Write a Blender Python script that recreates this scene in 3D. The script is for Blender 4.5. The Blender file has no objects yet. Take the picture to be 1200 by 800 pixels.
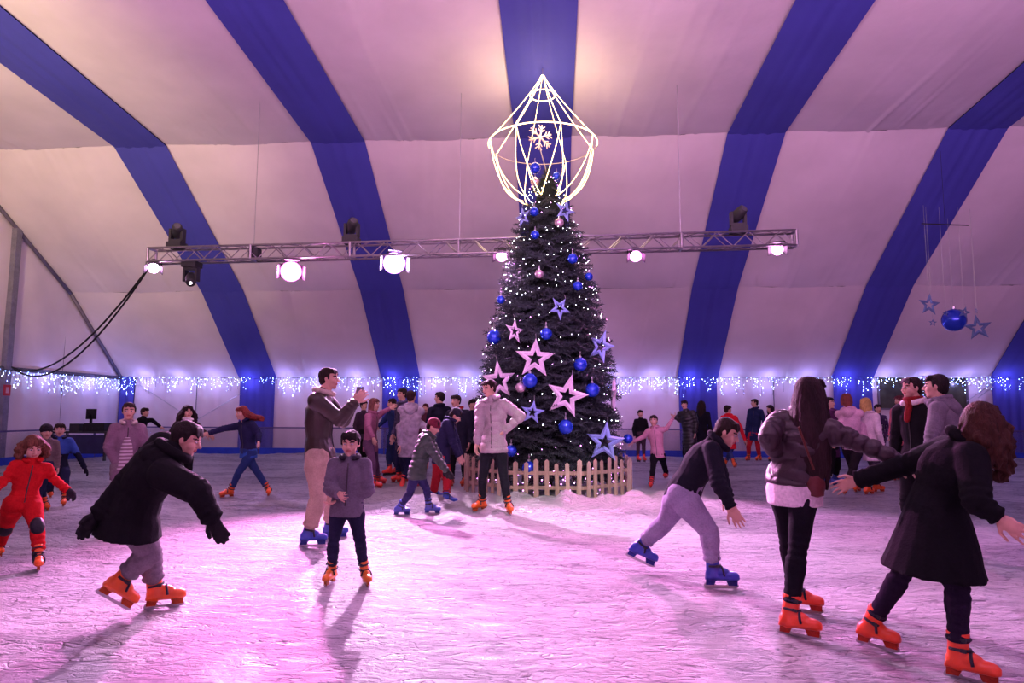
import bpy, bmesh, math, random
import numpy as np
from mathutils import Vector, Matrix
random.seed(7); RN = np.random.RandomState(7)
SC = bpy.context.scene; COL = SC.collection
PI = math.pi
# ------------------------------------------------------------ camera
F_PX, PITCH, YAW, ROLL, CAM_H = 800.0, 0.1040, 0.0625, 0.0033, 1.411
_r = np.array([math.cos(YAW), math.sin(YAW), 0.0])
_f = np.array([-math.sin(YAW)*math.cos(PITCH), math.cos(YAW)*math.cos(PITCH), math.sin(PITCH)])
_u = np.cross(_r, _f)
CR = _r*math.cos(ROLL)+_u*math.sin(ROLL); CU = -_r*math.sin(ROLL)+_u*math.cos(ROLL); CF = _f
CAM = np.array([0, 0, CAM_H])
cd = bpy.data.cameras.new('camera'); cam = bpy.data.objects.new('camera', cd); COL.objects.link(cam)
cd.sensor_width = 36; cd.lens = F_PX/1200*36; cd.clip_end = 200
cam.matrix_world = Matrix(((CR[0], CU[0], -CF[0], 0), (CR[1], CU[1], -CF[1], 0), (CR[2], CU[2], -CF[2], CAM_H), (0, 0, 0, 1)))
SC.camera = cam
# ------------------------------------------------------------ world, exposure, large lights
w = bpy.data.worlds.new('world'); SC.world = w; w.use_nodes = True
w.node_tree.nodes['Background'].inputs[0].default_value = (0.02, 0.015, 0.04, 1)
w.node_tree.nodes['Background'].inputs[1].default_value = 0.5
SC.view_settings.view_transform = 'Standard'; SC.view_settings.look = 'None'
SC.view_settings.exposure = 0.34; SC.view_settings.gamma = 1.0; SC.view_settings.use_curve_mapping = False

def look_rot(o, target):
    d = Vector(target)-o.location; o.rotation_euler = d.to_track_quat('-Z', 'Y').to_euler()
def area(loc, target, col, power, sx, sy=None):
    l = bpy.data.lights.new('fill_lamp', 'AREA'); l.energy = power; l.color = col; l.shape = 'RECTANGLE'; l.size = sx; l.size_y = sy or sx
    o = bpy.data.objects.new('fill_lamp', l); COL.objects.link(o); o.location = loc; look_rot(o, target); return o
def spot(loc, target, col, power, ang=60, blend=.5, rad=.06):
    l = bpy.data.lights.new('spot_lamp', 'SPOT'); l.energy = power; l.color = col; l.spot_size = math.radians(ang); l.spot_blend = blend; l.shadow_soft_size = rad
    o = bpy.data.objects.new('spot_lamp', l); COL.objects.link(o); o.location = loc; look_rot(o, target); return o
# added fill: unseen area lamps washing the roof, plus a cooler one near the ridge
for x_, c_, e_ in ((-6, (1.0, .52, .74), 350), (2, (1.0, .49, .78), 350), (10, (.92, .44, .90), 330)):
    a_ = area((x_, -.5, 4.6), (x_, 6.5, 10.6), c_, e_*1.25, 6, 1.2); a_.data.spread = math.radians(122)
area((0, 3.0, 8.1), (0, 8, 0), (.70, .46, 1.0), 100, 9, 1.5)
spot((-9, 2, 4.0), (-12, 13, 8.3), (1.0, .78, .40), 5500, 60, 1.0, .4)
spot((2.5, -1.0, 6.0), (0.9, 12.7, 2.9), (.74, .34, 1.0), 3200, 24, .6, .3)
spot((1.5, 2.0, 7.6), (.75, 9.9, 0), (.95, 1.0, .84), 2600, 25, .9, .2)
# ------------------------------------------------------------ pixel <-> place
def ray(px, py):
    d = CF*F_PX + CR*(px-600) + CU*(400-py); return d/np.linalg.norm(d)
def ground(px, py, z=0.0):
    d = ray(px, py); return CAM + d*((z-CAM[2])/d[2])
def at(px, py, depth):
    d = ray(px, py); return CAM + d*(depth/(d@CF))
def at_plane(px, py, axis, val):
    d = ray(px, py); return CAM + d*((val-CAM[axis])/d[axis])
def depth_of(p): return (np.asarray(p)-CAM)@CF
# ------------------------------------------------------------ materials
MATS = {}
def newmat(name):
    m = bpy.data.materials.new(name); m.use_nodes = True; return m, m.node_tree.nodes, m.node_tree.links, m.node_tree.nodes['Principled BSDF']
def fabric(col, rough=.85, scale=60, bump=.15, var=.25, sheen=0.0, metal=0.0, spec=.3, coat=0.0, stretch=(1, 1, 1)):
    key = ('fab', tuple(col), rough, scale, bump, var, sheen, metal, spec, coat, stretch)
    if key in MATS: return MATS[key]
    m, N, L, B = newmat('cloth')
    tc = N.new('ShaderNodeTexCoord'); mp = N.new('ShaderNodeMapping'); mp.inputs['Scale'].default_value = stretch
    L.new(tc.outputs['Object'], mp.inputs[0])
    n = N.new('ShaderNodeTexNoise'); n.inputs['Scale'].default_value = scale; n.inputs['Detail'].default_value = 4; L.new(mp.outputs[0], n.inputs['Vector'])
    n2 = N.new('ShaderNodeTexNoise'); n2.inputs['Scale'].default_value = scale*.1; n2.inputs['Detail'].default_value = 2; L.new(mp.outputs[0], n2.inputs['Vector'])
    ad = N.new('ShaderNodeMath'); ad.operation = 'ADD'; L.new(n.outputs[0], ad.inputs[0]); L.new(n2.outputs[0], ad.inputs[1])
    cr = N.new('ShaderNodeMapRange'); cr.inputs[1].default_value = .7; cr.inputs[2].default_value = 1.3; cr.inputs[3].default_value = 1-var; cr.inputs[4].default_value = 1+var
    L.new(ad.outputs[0], cr.inputs[0])
    mx = N.new('ShaderNodeVectorMath'); mx.operation = 'SCALE'; mx.inputs[0].default_value = col[:3]; L.new(cr.outputs[0], mx.inputs['Scale'])
    L.new(mx.outputs[0], B.inputs['Base Color'])
    bp = N.new('ShaderNodeBump'); bp.inputs['Strength'].default_value = bump; bp.inputs['Distance'].default_value = .02; L.new(ad.outputs[0], bp.inputs['Height']); L.new(bp.outputs[0], B.inputs['Normal'])
    B.inputs['Roughness'].default_value = rough; B.inputs['Metallic'].default_value = metal; B.inputs['Specular IOR Level'].default_value = spec
    B.inputs['Sheen Weight'].default_value = sheen; B.inputs['Coat Weight'].default_value = coat
    MATS[key] = m; return m
def glow(col, strength, sample=False):
    key = ('glow', tuple(col), strength)
    if key in MATS: return MATS[key]
    m, N, L, B = newmat('light'); B.inputs['Base Color'].default_value = (*[min(1, c) for c in col], 1)
    B.inputs['Emission Color'].default_value = (*col, 1); B.inputs['Emission Strength'].default_value = strength
    try: m.cycles.emission_sampling = 'AUTO' if sample else 'NONE'
    except Exception: pass
    MATS[key] = m; return m
def stripes(c1, c2, period, rough=.8, axis='Z'):
    key = ('str', c1, c2, period)
    if key in MATS: return MATS[key]
    m, N, L, B = newmat('striped_knit'); tc = N.new('ShaderNodeTexCoord'); wv = N.new('ShaderNodeTexWave'); wv.bands_direction = axis
    wv.inputs['Scale'].default_value = 1/period*.314; wv.inputs['Distortion'].default_value = .6; L.new(tc.outputs['Object'], wv.inputs['Vector'])
    r = N.new('ShaderNodeValToRGB'); r.color_ramp.elements[0].position = .42; r.color_ramp.elements[1].position = .52
    r.color_ramp.elements[0].color = (*c1, 1); r.color_ramp.elements[1].color = (*c2, 1); L.new(wv.outputs[0], r.inputs[0]); L.new(r.outputs[0], B.inputs['Base Color'])
    B.inputs['Roughness'].default_value = rough; MATS[key] = m; return m
def hair_mat(col):
    return fabric(col, rough=.7, scale=38, bump=.7, var=.5, spec=.2, stretch=(3, 3, .5))
def skin_mat(col=(.62, .36, .27)):
    return fabric(col, rough=.55, scale=20, bump=.03, var=.08, spec=.4)
METAL = fabric((.55, .53, .55), .35, 40, .05, .1, metal=.9, spec=.5)
DARKMET = fabric((.03, .03, .035), .5, 40, .05, .2, spec=.4)
BLACK = fabric((.012, .012, .014), .6, 40, .1, .2)

# ------------------------------------------------------------ object helpers
def link(name, me, mat=None, parent=None, label=None, smooth=True):
    o = bpy.data.objects.new(name, me); COL.objects.link(o)
    if mat is not None:
        for mm in (mat if isinstance(mat, (list, tuple)) else [mat]): me.materials.append(mm)
    if parent is not None:
        o.parent = parent; o.matrix_parent_inverse = Matrix.Translation(-Vector(parent.location)) if parent.parent is None else Matrix.Identity(4)
    if label: o['label'] = label
    if smooth and len(me.polygons): me.polygons.foreach_set('use_smooth', [True]*len(me.polygons))
    return o
def tag(o, label=None, cat=None, group=None, kind=None):
    if label: o['label'] = label
    if cat: o['category'] = cat
    if group: o['group'] = group
    if kind: o['kind'] = kind
    return o
def empty(name, loc, label=None, cat=None, group=None, kind=None):
    o = bpy.data.objects.new(name, None); COL.objects.link(o); o.location = [float(c) for c in loc]; o.empty_display_size = .1
    return tag(o, label, cat, group, kind)
class Soup:
    """closed shapes collected as world-space vertices and faces"""
    def __init__(s): s.V = []; s.F = []; s.n = 0
    def add(s, V, Fc):
        V = np.asarray(V, float); s.V.append(V); s.F += [tuple(i+s.n for i in f) for f in Fc]; s.n += len(V)
    def loft(s, C, A1, A2, n=14, dome=True):
        """rings at C with half-axis vectors A1, A2"""
        C = [np.asarray(c, float) for c in C]; V = []; Fc = []; m = len(C)
        for c, a, b in zip(C, A1, A2):
            for k in range(n):
                t = 2*PI*k/n; V.append(c+a*math.cos(t)+b*math.sin(t))
        for i in range(m-1):
            for k in range(n):
                k2 = (k+1) % n; Fc.append((i*n+k, i*n+k2, (i+1)*n+k2, (i+1)*n+k))
        V.append(C[0]); V.append(C[-1]); a, b = len(V)-2, len(V)-1
        for k in range(n):
            k2 = (k+1) % n; Fc.append((a, k2, k)); Fc.append((b, (m-1)*n+k, (m-1)*n+k2))
        s.add(V, Fc)
    def tube(s, P, R, n=8):
        P = [np.asarray(p, float) for p in P]; m = len(P)
        if not hasattr(R, '__len__'): R = [R]*m
        A1 = []; A2 = []; up = None
        for i in range(m):
            t = P[min(i+1, m-1)]-P[max(i-1, 0)]; t = t/(np.linalg.norm(t)+1e-9)
            if up is None:
                up = np.array([0, 0, 1.]) if abs(t[2]) < .9 else np.array([1., 0, 0])
            a = np.cross(t, up); a /= np.linalg.norm(a)+1e-9; b = np.cross(a, t); up = b
            A1.append(a*R[i]); A2.append(b*R[i])
        s.loft(P, A1, A2, n)
    def capsule(s, a, b, ra, rb, n=12, k=5):
        a = np.asarray(a, float); b = np.asarray(b, float); d = b-a; L = np.linalg.norm(d)+1e-9; d = d/L
        P = []; R = []
        for i in range(k):
            t = PI/2*(1-i/k); P.append(a-d*ra*math.sin(t)); R.append(max(ra*math.cos(t), 1e-4))
        P.append(a); R.append(ra); P.append(b); R.append(rb)
        for i in range(k-1, -1, -1):
            t = PI/2*(1-i/k); P.append(b+d*rb*math.sin(t)); R.append(max(rb*math.cos(t), 1e-4))
        s.tube(P, R, n)
    def ell(s, c, ax, n=14, k=9):
        """ellipsoid, ax = 3 half-axis vectors"""
        c = np.asarray(c, float); C = []; A1 = []; A2 = []
        for i in range(k):
            t = -PI/2+PI*(i+.04)/(k-1+.08); C.append(c+ax[2]*math.sin(t)); A1.append(ax[0]*math.cos(t)); A2.append(ax[1]*math.cos(t))
        s.loft(C, A1, A2, n)
    def box(s, c, ax):
        c = np.asarray(c, float); V = [c+sx*ax[0]+sy*ax[1]+sz*ax[2] for sx in (-1, 1) for sy in (-1, 1) for sz in (-1, 1)]
        s.add(V, [(0, 1, 3, 2), (4, 6, 7, 5), (0, 4, 5, 1), (2, 3, 7, 6), (0, 2, 6, 4), (1, 5, 7, 3)])
    def abox(s, x0, x1, y0, y1, z0, z1):
        s.box(((x0+x1)/2, (y0+y1)/2, (z0+z1)/2), (np.array([(x1-x0)/2, 0, 0]), np.array([0, (y1-y0)/2, 0]), np.array([0, 0, (z1-z0)/2])))
    def prism(s, pts, thick):
        """outline of 3D points, extruded by the vector thick"""
        pts = [np.asarray(p, float) for p in pts]; n = len(pts); V = [p-thick/2 for p in pts]+[p+thick/2 for p in pts]
        s.add(V, [tuple(range(n))[::-1], tuple(range(n, 2*n))]+[(i, (i+1) % n, n+(i+1) % n, n+i) for i in range(n)])
    def mesh(s, name='m'):
        me = bpy.data.meshes.new(name); V = np.vstack(s.V); me.from_pydata(V.tolist(), [], s.F); me.update(); return me
    def build(s, name, mat, parent=None, label=None, smooth=False, origin=None, kind=None):
        V = np.vstack(s.V)
        me = bpy.data.meshes.new(name)
        if parent is None and origin is not None:
            me.from_pydata((V-np.asarray(origin)).tolist(), [], s.F)
        else: me.from_pydata(V.tolist(), [], s.F)
        me.update(); fix_normals(me)
        o = link(name, me, mat, parent, label, smooth)
        if parent is None and origin is not None: o.location = [float(c) for c in origin]
        if kind: o['kind'] = kind
        return o
def fix_normals(me):
    bm = bmesh.new(); bm.from_mesh(me); bmesh.ops.recalc_face_normals(bm, faces=bm.faces); bm.to_mesh(me); bm.free()
QUEUE = []
def queue(name, soup, voxel, mat, parent, label=None, post=None):
    me = soup.mesh(name); fix_normals(me); o = bpy.data.objects.new(name, me); COL.objects.link(o)
    md = o.modifiers.new('r', 'REMESH'); md.mode = 'VOXEL'; md.voxel_size = voxel; md.use_smooth_shade = True
    QUEUE.append((o, mat, parent, label, post))
def flush():
    bpy.context.view_layer.update(); dg = bpy.context.evaluated_depsgraph_get()
    for o, mat, parent, label, post in QUEUE:
        me = bpy.data.meshes.new_from_object(o.evaluated_get(dg)); old = o.data; o.modifiers.clear(); o.data = me; bpy.data.meshes.remove(old)
        for mm in (mat if isinstance(mat, (list, tuple)) else [mat]): me.materials.append(mm)
        o.parent = parent; o.matrix_parent_inverse = Matrix.Translation(-Vector(parent.location))
        if label: o['label'] = label
        if post: post(me)
        me.polygons.foreach_set('use_smooth', [True]*len(me.polygons)); me.update()
    QUEUE.clear()
def get_co(me):
    a = np.empty(len(me.vertices)*3, np.float32); me.vertices.foreach_get('co', a); return a.reshape(-1, 3).astype(float)
def get_no(me):
    a = np.empty(len(me.vertices)*3, np.float32); me.vertices.foreach_get('normal', a); return a.reshape(-1, 3).astype(float)
def set_co(me, co): me.vertices.foreach_set('co', co.astype(np.float32).ravel()); me.update()
def fnoise(p, freq, seed=0, oct=5):
    r = np.random.RandomState(seed); out = 0
    for i in range(oct):
        k = r.normal(size=3); k = k/np.linalg.norm(k)*freq*(.6+.35*i); out = out+np.sin(p@k+r.rand()*6.28+1.5*np.sin(p@(k[[1, 2, 0]]*.5)))/(1+.3*i)
    return out/2.2
def grid_obj(name, fn, nu, nv, mat, parent=None, label=None, kind=None):
    U, Vv = np.meshgrid(np.linspace(0, 1, nu+1), np.linspace(0, 1, nv+1), indexing='ij'); P = fn(U.ravel(), Vv.ravel())
    me = bpy.data.meshes.new(name); idx = np.arange((nu+1)*(nv+1)).reshape(nu+1, nv+1)
    fc = np.stack([idx[:-1, :-1], idx[1:, :-1], idx[1:, 1:], idx[:-1, 1:]], -1).reshape(-1, 4)
    me.from_pydata(P.tolist(), [], fc.tolist()); me.update(); o = link(name, me, mat, parent, label, True)
    if kind: o['kind'] = kind
    return o
# ============================================================ the tent
X0, BAY, SW = -10.255, 5.0, 1.341
PROF = [(23.09, 2.61), (20.29, 5.15), (15.77, 8.0), (8.5, 8.62), (1.23, 8.0), (-3.29, 5.15), (-6.09, 2.61)]
XL, XR = X0-BAY, X0+7*BAY
def roof_z(Y):
    ys = [p[0] for p in PROF][::-1]; zs = [p[1] for p in PROF][::-1]; return np.interp(Y, ys, zs)
def tent_cloth(c, tr=0.0, rough=.8):
    m, N, L, B = newmat('tent_cloth'); tc = N.new('ShaderNodeTexCoord')
    n = N.new('ShaderNodeTexNoise'); n.inputs['Scale'].default_value = .7; n.inputs['Detail'].default_value = 5; L.new(tc.outputs['Object'], n.inputs['Vector'])
    mr = N.new('ShaderNodeMapRange'); mr.inputs[1].default_value = .3; mr.inputs[2].default_value = .7; mr.inputs[3].default_value = .9; mr.inputs[4].default_value = 1.06; L.new(n.outputs[0], mr.inputs[0])
    sc = N.new('ShaderNodeVectorMath'); sc.operation = 'SCALE'; sc.inputs[0].default_value = c; L.new(mr.outputs[0], sc.inputs['Scale']); L.new(sc.outputs[0], B.inputs['Base Color'])
    n2 = N.new('ShaderNodeTexNoise'); n2.inputs['Scale'].default_value = 3; n2.inputs['Detail'].default_value = 6; L.new(tc.outputs['Object'], n2.inputs['Vector'])
    bp = N.new('ShaderNodeBump'); bp.inputs['Strength'].default_value = .25; bp.inputs['Distance'].default_value = .03; L.new(n2.outputs[0], bp.inputs['Height']); L.new(bp.outputs[0], B.inputs['Normal'])
    B.inputs['Roughness'].default_value = rough; B.inputs['Specular IOR Level'].default_value = .2; return m
WHITE_CLOTH = tent_cloth((.74, .66, .70)); BLUE_CLOTH = tent_cloth((.070, .075, .42), rough=.7)
ceiling = empty('ceiling', (5, 8.5, 8.6), kind='structure')
def roof_panel(xa, xb, j, blue, seed):
    (ya, za), (yb, zb) = PROF[j], PROF[j+1]; d = np.array([yb-ya, zb-za]); L = np.linalg.norm(d); nrm = np.array([-d[1], d[0]])/L
    if nrm[1] > 0: nrm = -nrm
    r = np.random.RandomState(seed)
    ang = r.uniform(-.5, .5)
    def fn(u, v):
        X = xa+(xb-xa)*u; edge = np.sin(PI*u); ev = np.sin(PI*np.clip(v, 0, 1))
        w_ = xb-xa
        if blue:
            off = .05 + .035*edge + .018*np.abs(np.sin(PI*(u-.5)))*0 - .03*np.exp(-((u-.5)/.03)**2) + .012*np.sin(u*w_*22+v*2)*edge
        else:
            fold = sum(a*np.exp(-((u-c-(v-.0)*sl)/.012)**2)*np.exp(-3.0*v if s > 0 else -3.0*(1-v)) for c, a, sl, s in FO)
            off = .10*edge*ev + .05*edge + fold*edge**.5 + .012*np.sin((u*w_*3.1+v*L*.9)+seed)*edge
        Y = ya+d[0]*v+nrm[0]*off; Z = za+d[1]*v+nrm[1]*off
        return np.stack([X, Y, Z], 1)
    FO = []
    for i in range(7):
        s = 1 if (j in (0, 1, 2)) else -1
        FO.append((r.uniform(.05, .95), r.uniform(.012, .03), r.uniform(-.25, .25), s))
        FO.append((r.uniform(.05, .6), r.uniform(.006, .022), r.uniform(.1, .3), -1))
    return grid_obj('blue_panel' if blue else 'white_panel', fn, 16 if blue else 72, 14, BLUE_CLOTH if blue else WHITE_CLOTH, ceiling)
for k in range(-1, 8):
    xc = X0+k*BAY
    for j in range(6):
        a, b = max(xc-SW/2, XL), min(xc+SW/2, XR)
        if k >= 0: roof_panel(a, b, j, True, k*7+j+50)
        if k < 7: roof_panel(xc+SW/2-.03 if k >= 0 else XL, xc+BAY-SW/2+.03, j, False, k*7+j+150)
# back wall: hanging cloth, one sheet per bay
wall_back = empty('wall_back', (0, 23.15, 0), kind='structure')
for k in range(-1, 8):
    xc = X0+k*BAY; a, b = max(xc-SW/2, XL), min(xc+SW/2, XR)
    if k == -1: b = XL+.62
    def fb(u, v, a=a, b=b): return np.stack([a+.05+(b-a-.1)*u, 23.05-.05*np.sin(u*(b-a)*19)*(.3+.7*(1-v)), 2.72*v], 1)
    grid_obj('blue_curtain', fb, 40, 6, BLUE_CLOTH, wall_back)
    if k < 7:
        a, b = xc+SW/2-.12, xc+BAY-SW/2+.12
        def fw_(u, v, a=a, b=b): return np.stack([a+(b-a)*u, 23.16-.018*np.sin(u*(b-a)*5+np.sin(v*3))-.012*np.sin(u*(b-a)*13+v*4), 2.72*v], 1)
        if k == 4:
            # the bay with the clear vinyl window under the eave
            wx0, wx1 = at_plane(1029, 460, 1, 23.16)[0], at_plane(1133, 460, 1, 23.16)[0]; wz = at_plane(1080, 479, 1, 23.16)[2]
            for (xa, xb, za, zb) in ((a, wx0, 0, 2.72), (wx1, b, 0, 2.72), (wx0, wx1, 0, wz)):
                if xb <= xa: continue
                grid_obj('white_sheet', lambda u, v, xa=xa, xb=xb, za=za, zb=zb: np.stack([xa+(xb-xa)*u, 23.16-.012*np.sin(u*(xb-xa)*13+v*4), za+(zb-za)*v], 1), 40, 6, WHITE_CLOTH, wall_back)
            win = empty('window_1', ((wx0+wx1)/2, 23.2, wz), kind='structure')
            s = Soup(); s.abox(wx0, wx1, 23.19, 23.20, wz, 2.72); s.build('pane', fabric((.055, .055, .035), .25, 3, .1, .5, spec=.5), win)
            s = Soup()
            for zz in (wz, 2.66): s.abox(wx0-.02, wx1+.02, 23.10, 23.17, zz-.025, zz+.025)
            for xx in (wx0, wx1): s.abox(xx-.025, xx+.025, 23.10, 23.17, wz, 2.68)
            s.build('window_frame', fabric((.16, .14, .16), .6), win)
            s = Soup()
            for (cx, w2, h2) in ((.3, .16, .2), (.5, .12, .26), (.72, .2, .2)): s.abox(wx0+(wx1-wx0)*cx-w2, wx0+(wx1-wx0)*cx+w2, 23.17, 23.185, wz+.1, wz+.1+h2)
            s.build('poster', fabric((.28, .22, .10), .6, 8, .05, .4), win)
        else:
            grid_obj('white_sheet', fw_, 60, 6, WHITE_CLOTH, wall_back)
# seams and bracing cables of the back wall
s = Soup()
for px in (230, 907, 570, 1166):
    p = at_plane(px, 470, 1, 23.08); s.tube([(p[0], 23.08, .1), (p[0], 23.08, 2.6)], .012, 6)
s.build('seam_cord', DARKMET, wall_back)
for (x1, y1, x2, y2) in ((161, 449, 217, 486), (281, 462, 217, 500), (1164, 453, 1146, 466), (1133, 470, 1166, 447)):
    s = Soup(); s.tube([at_plane(x1, y1, 1, 23.0), at_plane(x2, y2, 1, 23.0)], .014, 6); s.build('bracing_cable', METAL, wall_back)
# gable walls
def gable(X, name, sgn):
    g = empty(name, (X, 8.5, 0), kind='structure')
    ys = [-6.09, -3.29, 1.23, 8.5, 13.2, 18.0, 20.29, 23.09]
    for a, b in zip(ys[:-1], ys[1:]):
        grid_obj('lower_sheet', lambda u, v: np.stack([X+sgn*(.02*np.sin(u*(b-a)*9+v*2)), a+(b-a)*u, 2.61*v], 1), 30, 5, WHITE_CLOTH, g)
        grid_obj('upper_sheet', lambda u, v: np.stack([X+sgn*(.05*np.sin(PI*u)*np.sin(PI*v)+.01*np.sin(u*11+v*5)), a+(b-a)*u, 2.61+(roof_z(a+(b-a)*u)-2.61)*v], 1), 24, 10, WHITE_CLOTH, g)
    s = Soup(); s.abox(X-.06, X+.09 if sgn > 0 else X+.06, -6, 23.05, 2.53, 2.64); s.build('eave_beam', fabric((.10, .09, .13), .6), g)
    for a, b in zip(PROF[:-1], PROF[1:]):
        s = Soup(); s.tube([(X+sgn*.08, a[0], a[1]-.06), (X+sgn*.08, b[0], b[1]-.06)], .055, 8); s.build('arch_tube', fabric((.16, .14, .2), .5, metal=.3), g, smooth=True)
    for yc in (18.0, 8.5):
        s = Soup(); s.abox(X, X+sgn*.16, yc-.10, yc+.10, 0, float(roof_z(yc))-.05) if sgn > 0 else s.abox(X-.16, X, yc-.1, yc+.1, 0, float(roof_z(yc))-.05)
        s.build('column', fabric((.22, .21, .27), .5, metal=.3), g)
    return g
gable(XL, 'wall_left', 1); gable(XR, 'wall_right', -1)
wf = grid_obj('wall_front', lambda u, v: np.stack([XL+(XR-XL)*u, -6.09+0*u+.03*np.sin(u*150), 2.7*v], 1), 120, 3, WHITE_CLOTH, kind='structure')
# ============================================================ the ice
TREE = at(642, 560, 12.75); TREE[2] = 0; TX, TY = TREE[0], TREE[1]
def ice_mat():
    m, N, L, B = newmat('scratched_ice'); tc = N.new('ShaderNodeTexCoord')
    def noise(scale, det, rot=0, stretch=(1, 1, 1), rough=.6):
        mp = N.new('ShaderNodeMapping'); mp.inputs['Rotation'].default_value = (0, 0, rot); mp.inputs['Scale'].default_value = stretch; L.new(tc.outputs['Object'], mp.inputs[0])
        n = N.new('ShaderNodeTexNoise'); n.inputs['Scale'].default_value = scale; n.inputs['Detail'].default_value = det; n.inputs['Roughness'].default_value = rough; n.inputs['Distortion'].default_value = .6
        L.new(mp.outputs[0], n.inputs['Vector']); return n.outputs[0]
    def ridge(x, w=.04):   # thin lines where the noise crosses .5
        s_ = N.new('ShaderNodeMath'); s_.operation = 'SUBTRACT'; s_.inputs[1].default_value = .5; L.new(x, s_.inputs[0])
        a = N.new('ShaderNodeMath'); a.operation = 'ABSOLUTE'; L.new(s_.outputs[0], a.inputs[0])
        r = N.new('ShaderNodeMapRange'); r.inputs[1].default_value = 0; r.inputs[2].default_value = w; r.inputs[3].default_value = 1; r.inputs[4].default_value = 0; L.new(a.outputs[0], r.inputs[0]); return r.outputs[0]
    def add(a, b, wa=1., wb=1.):
        m1 = N.new('ShaderNodeMath'); m1.operation = 'MULTIPLY'; m1.inputs[1].default_value = wa; L.new(a, m1.inputs[0])
        m2 = N.new('ShaderNodeMath'); m2.operation = 'MULTIPLY_ADD'; m2.inputs[1].default_value = wb; L.new(b, m2.inputs[0]); L.new(m1.outputs[0], m2.inputs[2]); return m2.outputs[0]
    g1 = noise(6, 8, 0, (.8, 1.6, 1), .7); g2 = noise(14, 6, .4, (1, 1, 1), .7)
    lines = add(ridge(noise(1.6, 3, .5, (.5, 1.6, 1)), .014), ridge(noise(2.1, 3, -.7, (.5, 1.8, 1)), .012))
    lines = add(lines, ridge(noise(2.6, 3, 1.5, (.5, 1.6, 1)), .012)); lines = add(lines, ridge(noise(3.4, 3, .05, (.4, 1.9, 1)), .02))
    g0 = noise(2.2, 4, .12, (.55, 1.9, 1), .6); h = add(add(add(g1, g2, 1.0, .35), g0, 1.0, .9), lines, 1.0, -.20)
    bp = N.new('ShaderNodeBump'); bp.inputs['Strength'].default_value = 1.0; bp.inputs['Distance'].default_value = .55; L.new(h, bp.inputs['Height']); L.new(bp.outputs[0], B.inputs['Normal'])
    big = noise(.5, 4, .3, (.6, 1.5, 1)); mixv = add(big, lines, 1, -.16); mixv = add(mixv, g1, 1, .35)
    r = N.new('ShaderNodeValToRGB'); r.color_ramp.elements[0].position = .38; r.color_ramp.elements[0].color = (.26, .24, .29, 1); r.color_ramp.elements[1].position = .74; r.color_ramp.elements[1].color = (.86, .84, .86, 1)
    L.new(mixv, r.inputs[0])
    # loose white snow heaped round the fence
    sb = N.new('ShaderNodeVectorMath'); sb.operation = 'DISTANCE'; sb.inputs[1].default_value = (TX, TY, 0); L.new(tc.outputs['Object'], sb.inputs[0])
    dm = N.new('ShaderNodeMapRange'); dm.inputs[1].default_value = 2.9; dm.inputs[2].default_value = 3.9; dm.inputs[3].default_value = 1; dm.inputs[4].default_value = 0; L.new(add(sb.outputs['Value'], g1, 1, .8), dm.inputs[0])
    sm = N.new('ShaderNodeMix'); sm.data_type = 'RGBA'; sm.inputs['B'].default_value = (.90, .90, .88, 1); L.new(dm.outputs[0], sm.inputs['Factor']); L.new(r.outputs[0], sm.inputs['A']); L.new(sm.outputs['Result'], B.inputs['Base Color'])
    B.inputs['Roughness'].default_value = .36; B.inputs['Specular IOR Level'].default_value = .5
    return m
def ice_z(X, Y):
    p = np.stack([X, Y, 0*X], 1)
    q = p*np.array([.55, 1.5, 1.]); z = .009*fnoise(q, 9, 3, 7)+.007*fnoise(q+.15*fnoise(p, 5, 31)[:, None], 24, 4, 7)
    r = np.hypot(X-TX, Y-TY); ring = np.exp(-((r-2.35)/.55)**2)
    lump = np.clip(.5+.55*fnoise(p, 7, 9)+.35*fnoise(p, 17, 11)+.18*fnoise(p, 34, 12), 0, 2)
    front = np.clip(.45-.55*(Y-TY)/2.0, .25, 1)
    z = z+ring*front*.17*lump
    berm = np.exp(-((r-3.3)/.5)**2)*np.clip(-(Y-TY)/2.5, 0, 1)*.12*np.clip(fnoise(p, 9, 21)+.3, 0, 2)
    back = .05*np.exp(-((Y-22.2)/.35)**2)*np.clip(.6+fnoise(p, 6, 5), 0, 2)
    return z+berm+back
def ice_fn(u, v):
    X = XL+(XR-XL)*u; Y = -6+29.2*v**1.0; return np.stack([X, Y, ice_z(X, Y)], 1)
# finer rows where the lens sees them
def ice_fn2(u, v):
    X = -16+37.0*u-.0; Y = 1.5+21.7*v; return np.stack([X, Y, ice_z(X, Y)], 1)
grid_obj('floor', ice_fn2, 460, 380, ice_mat(), kind='structure')
s = Soup(); s.abox(XL, XR+1, -6.1, 23.2, -.14, -.06); o = s.build('floor_slab', fabric((.6, .6, .62), .6)); o['kind'] = 'structure'
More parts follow.
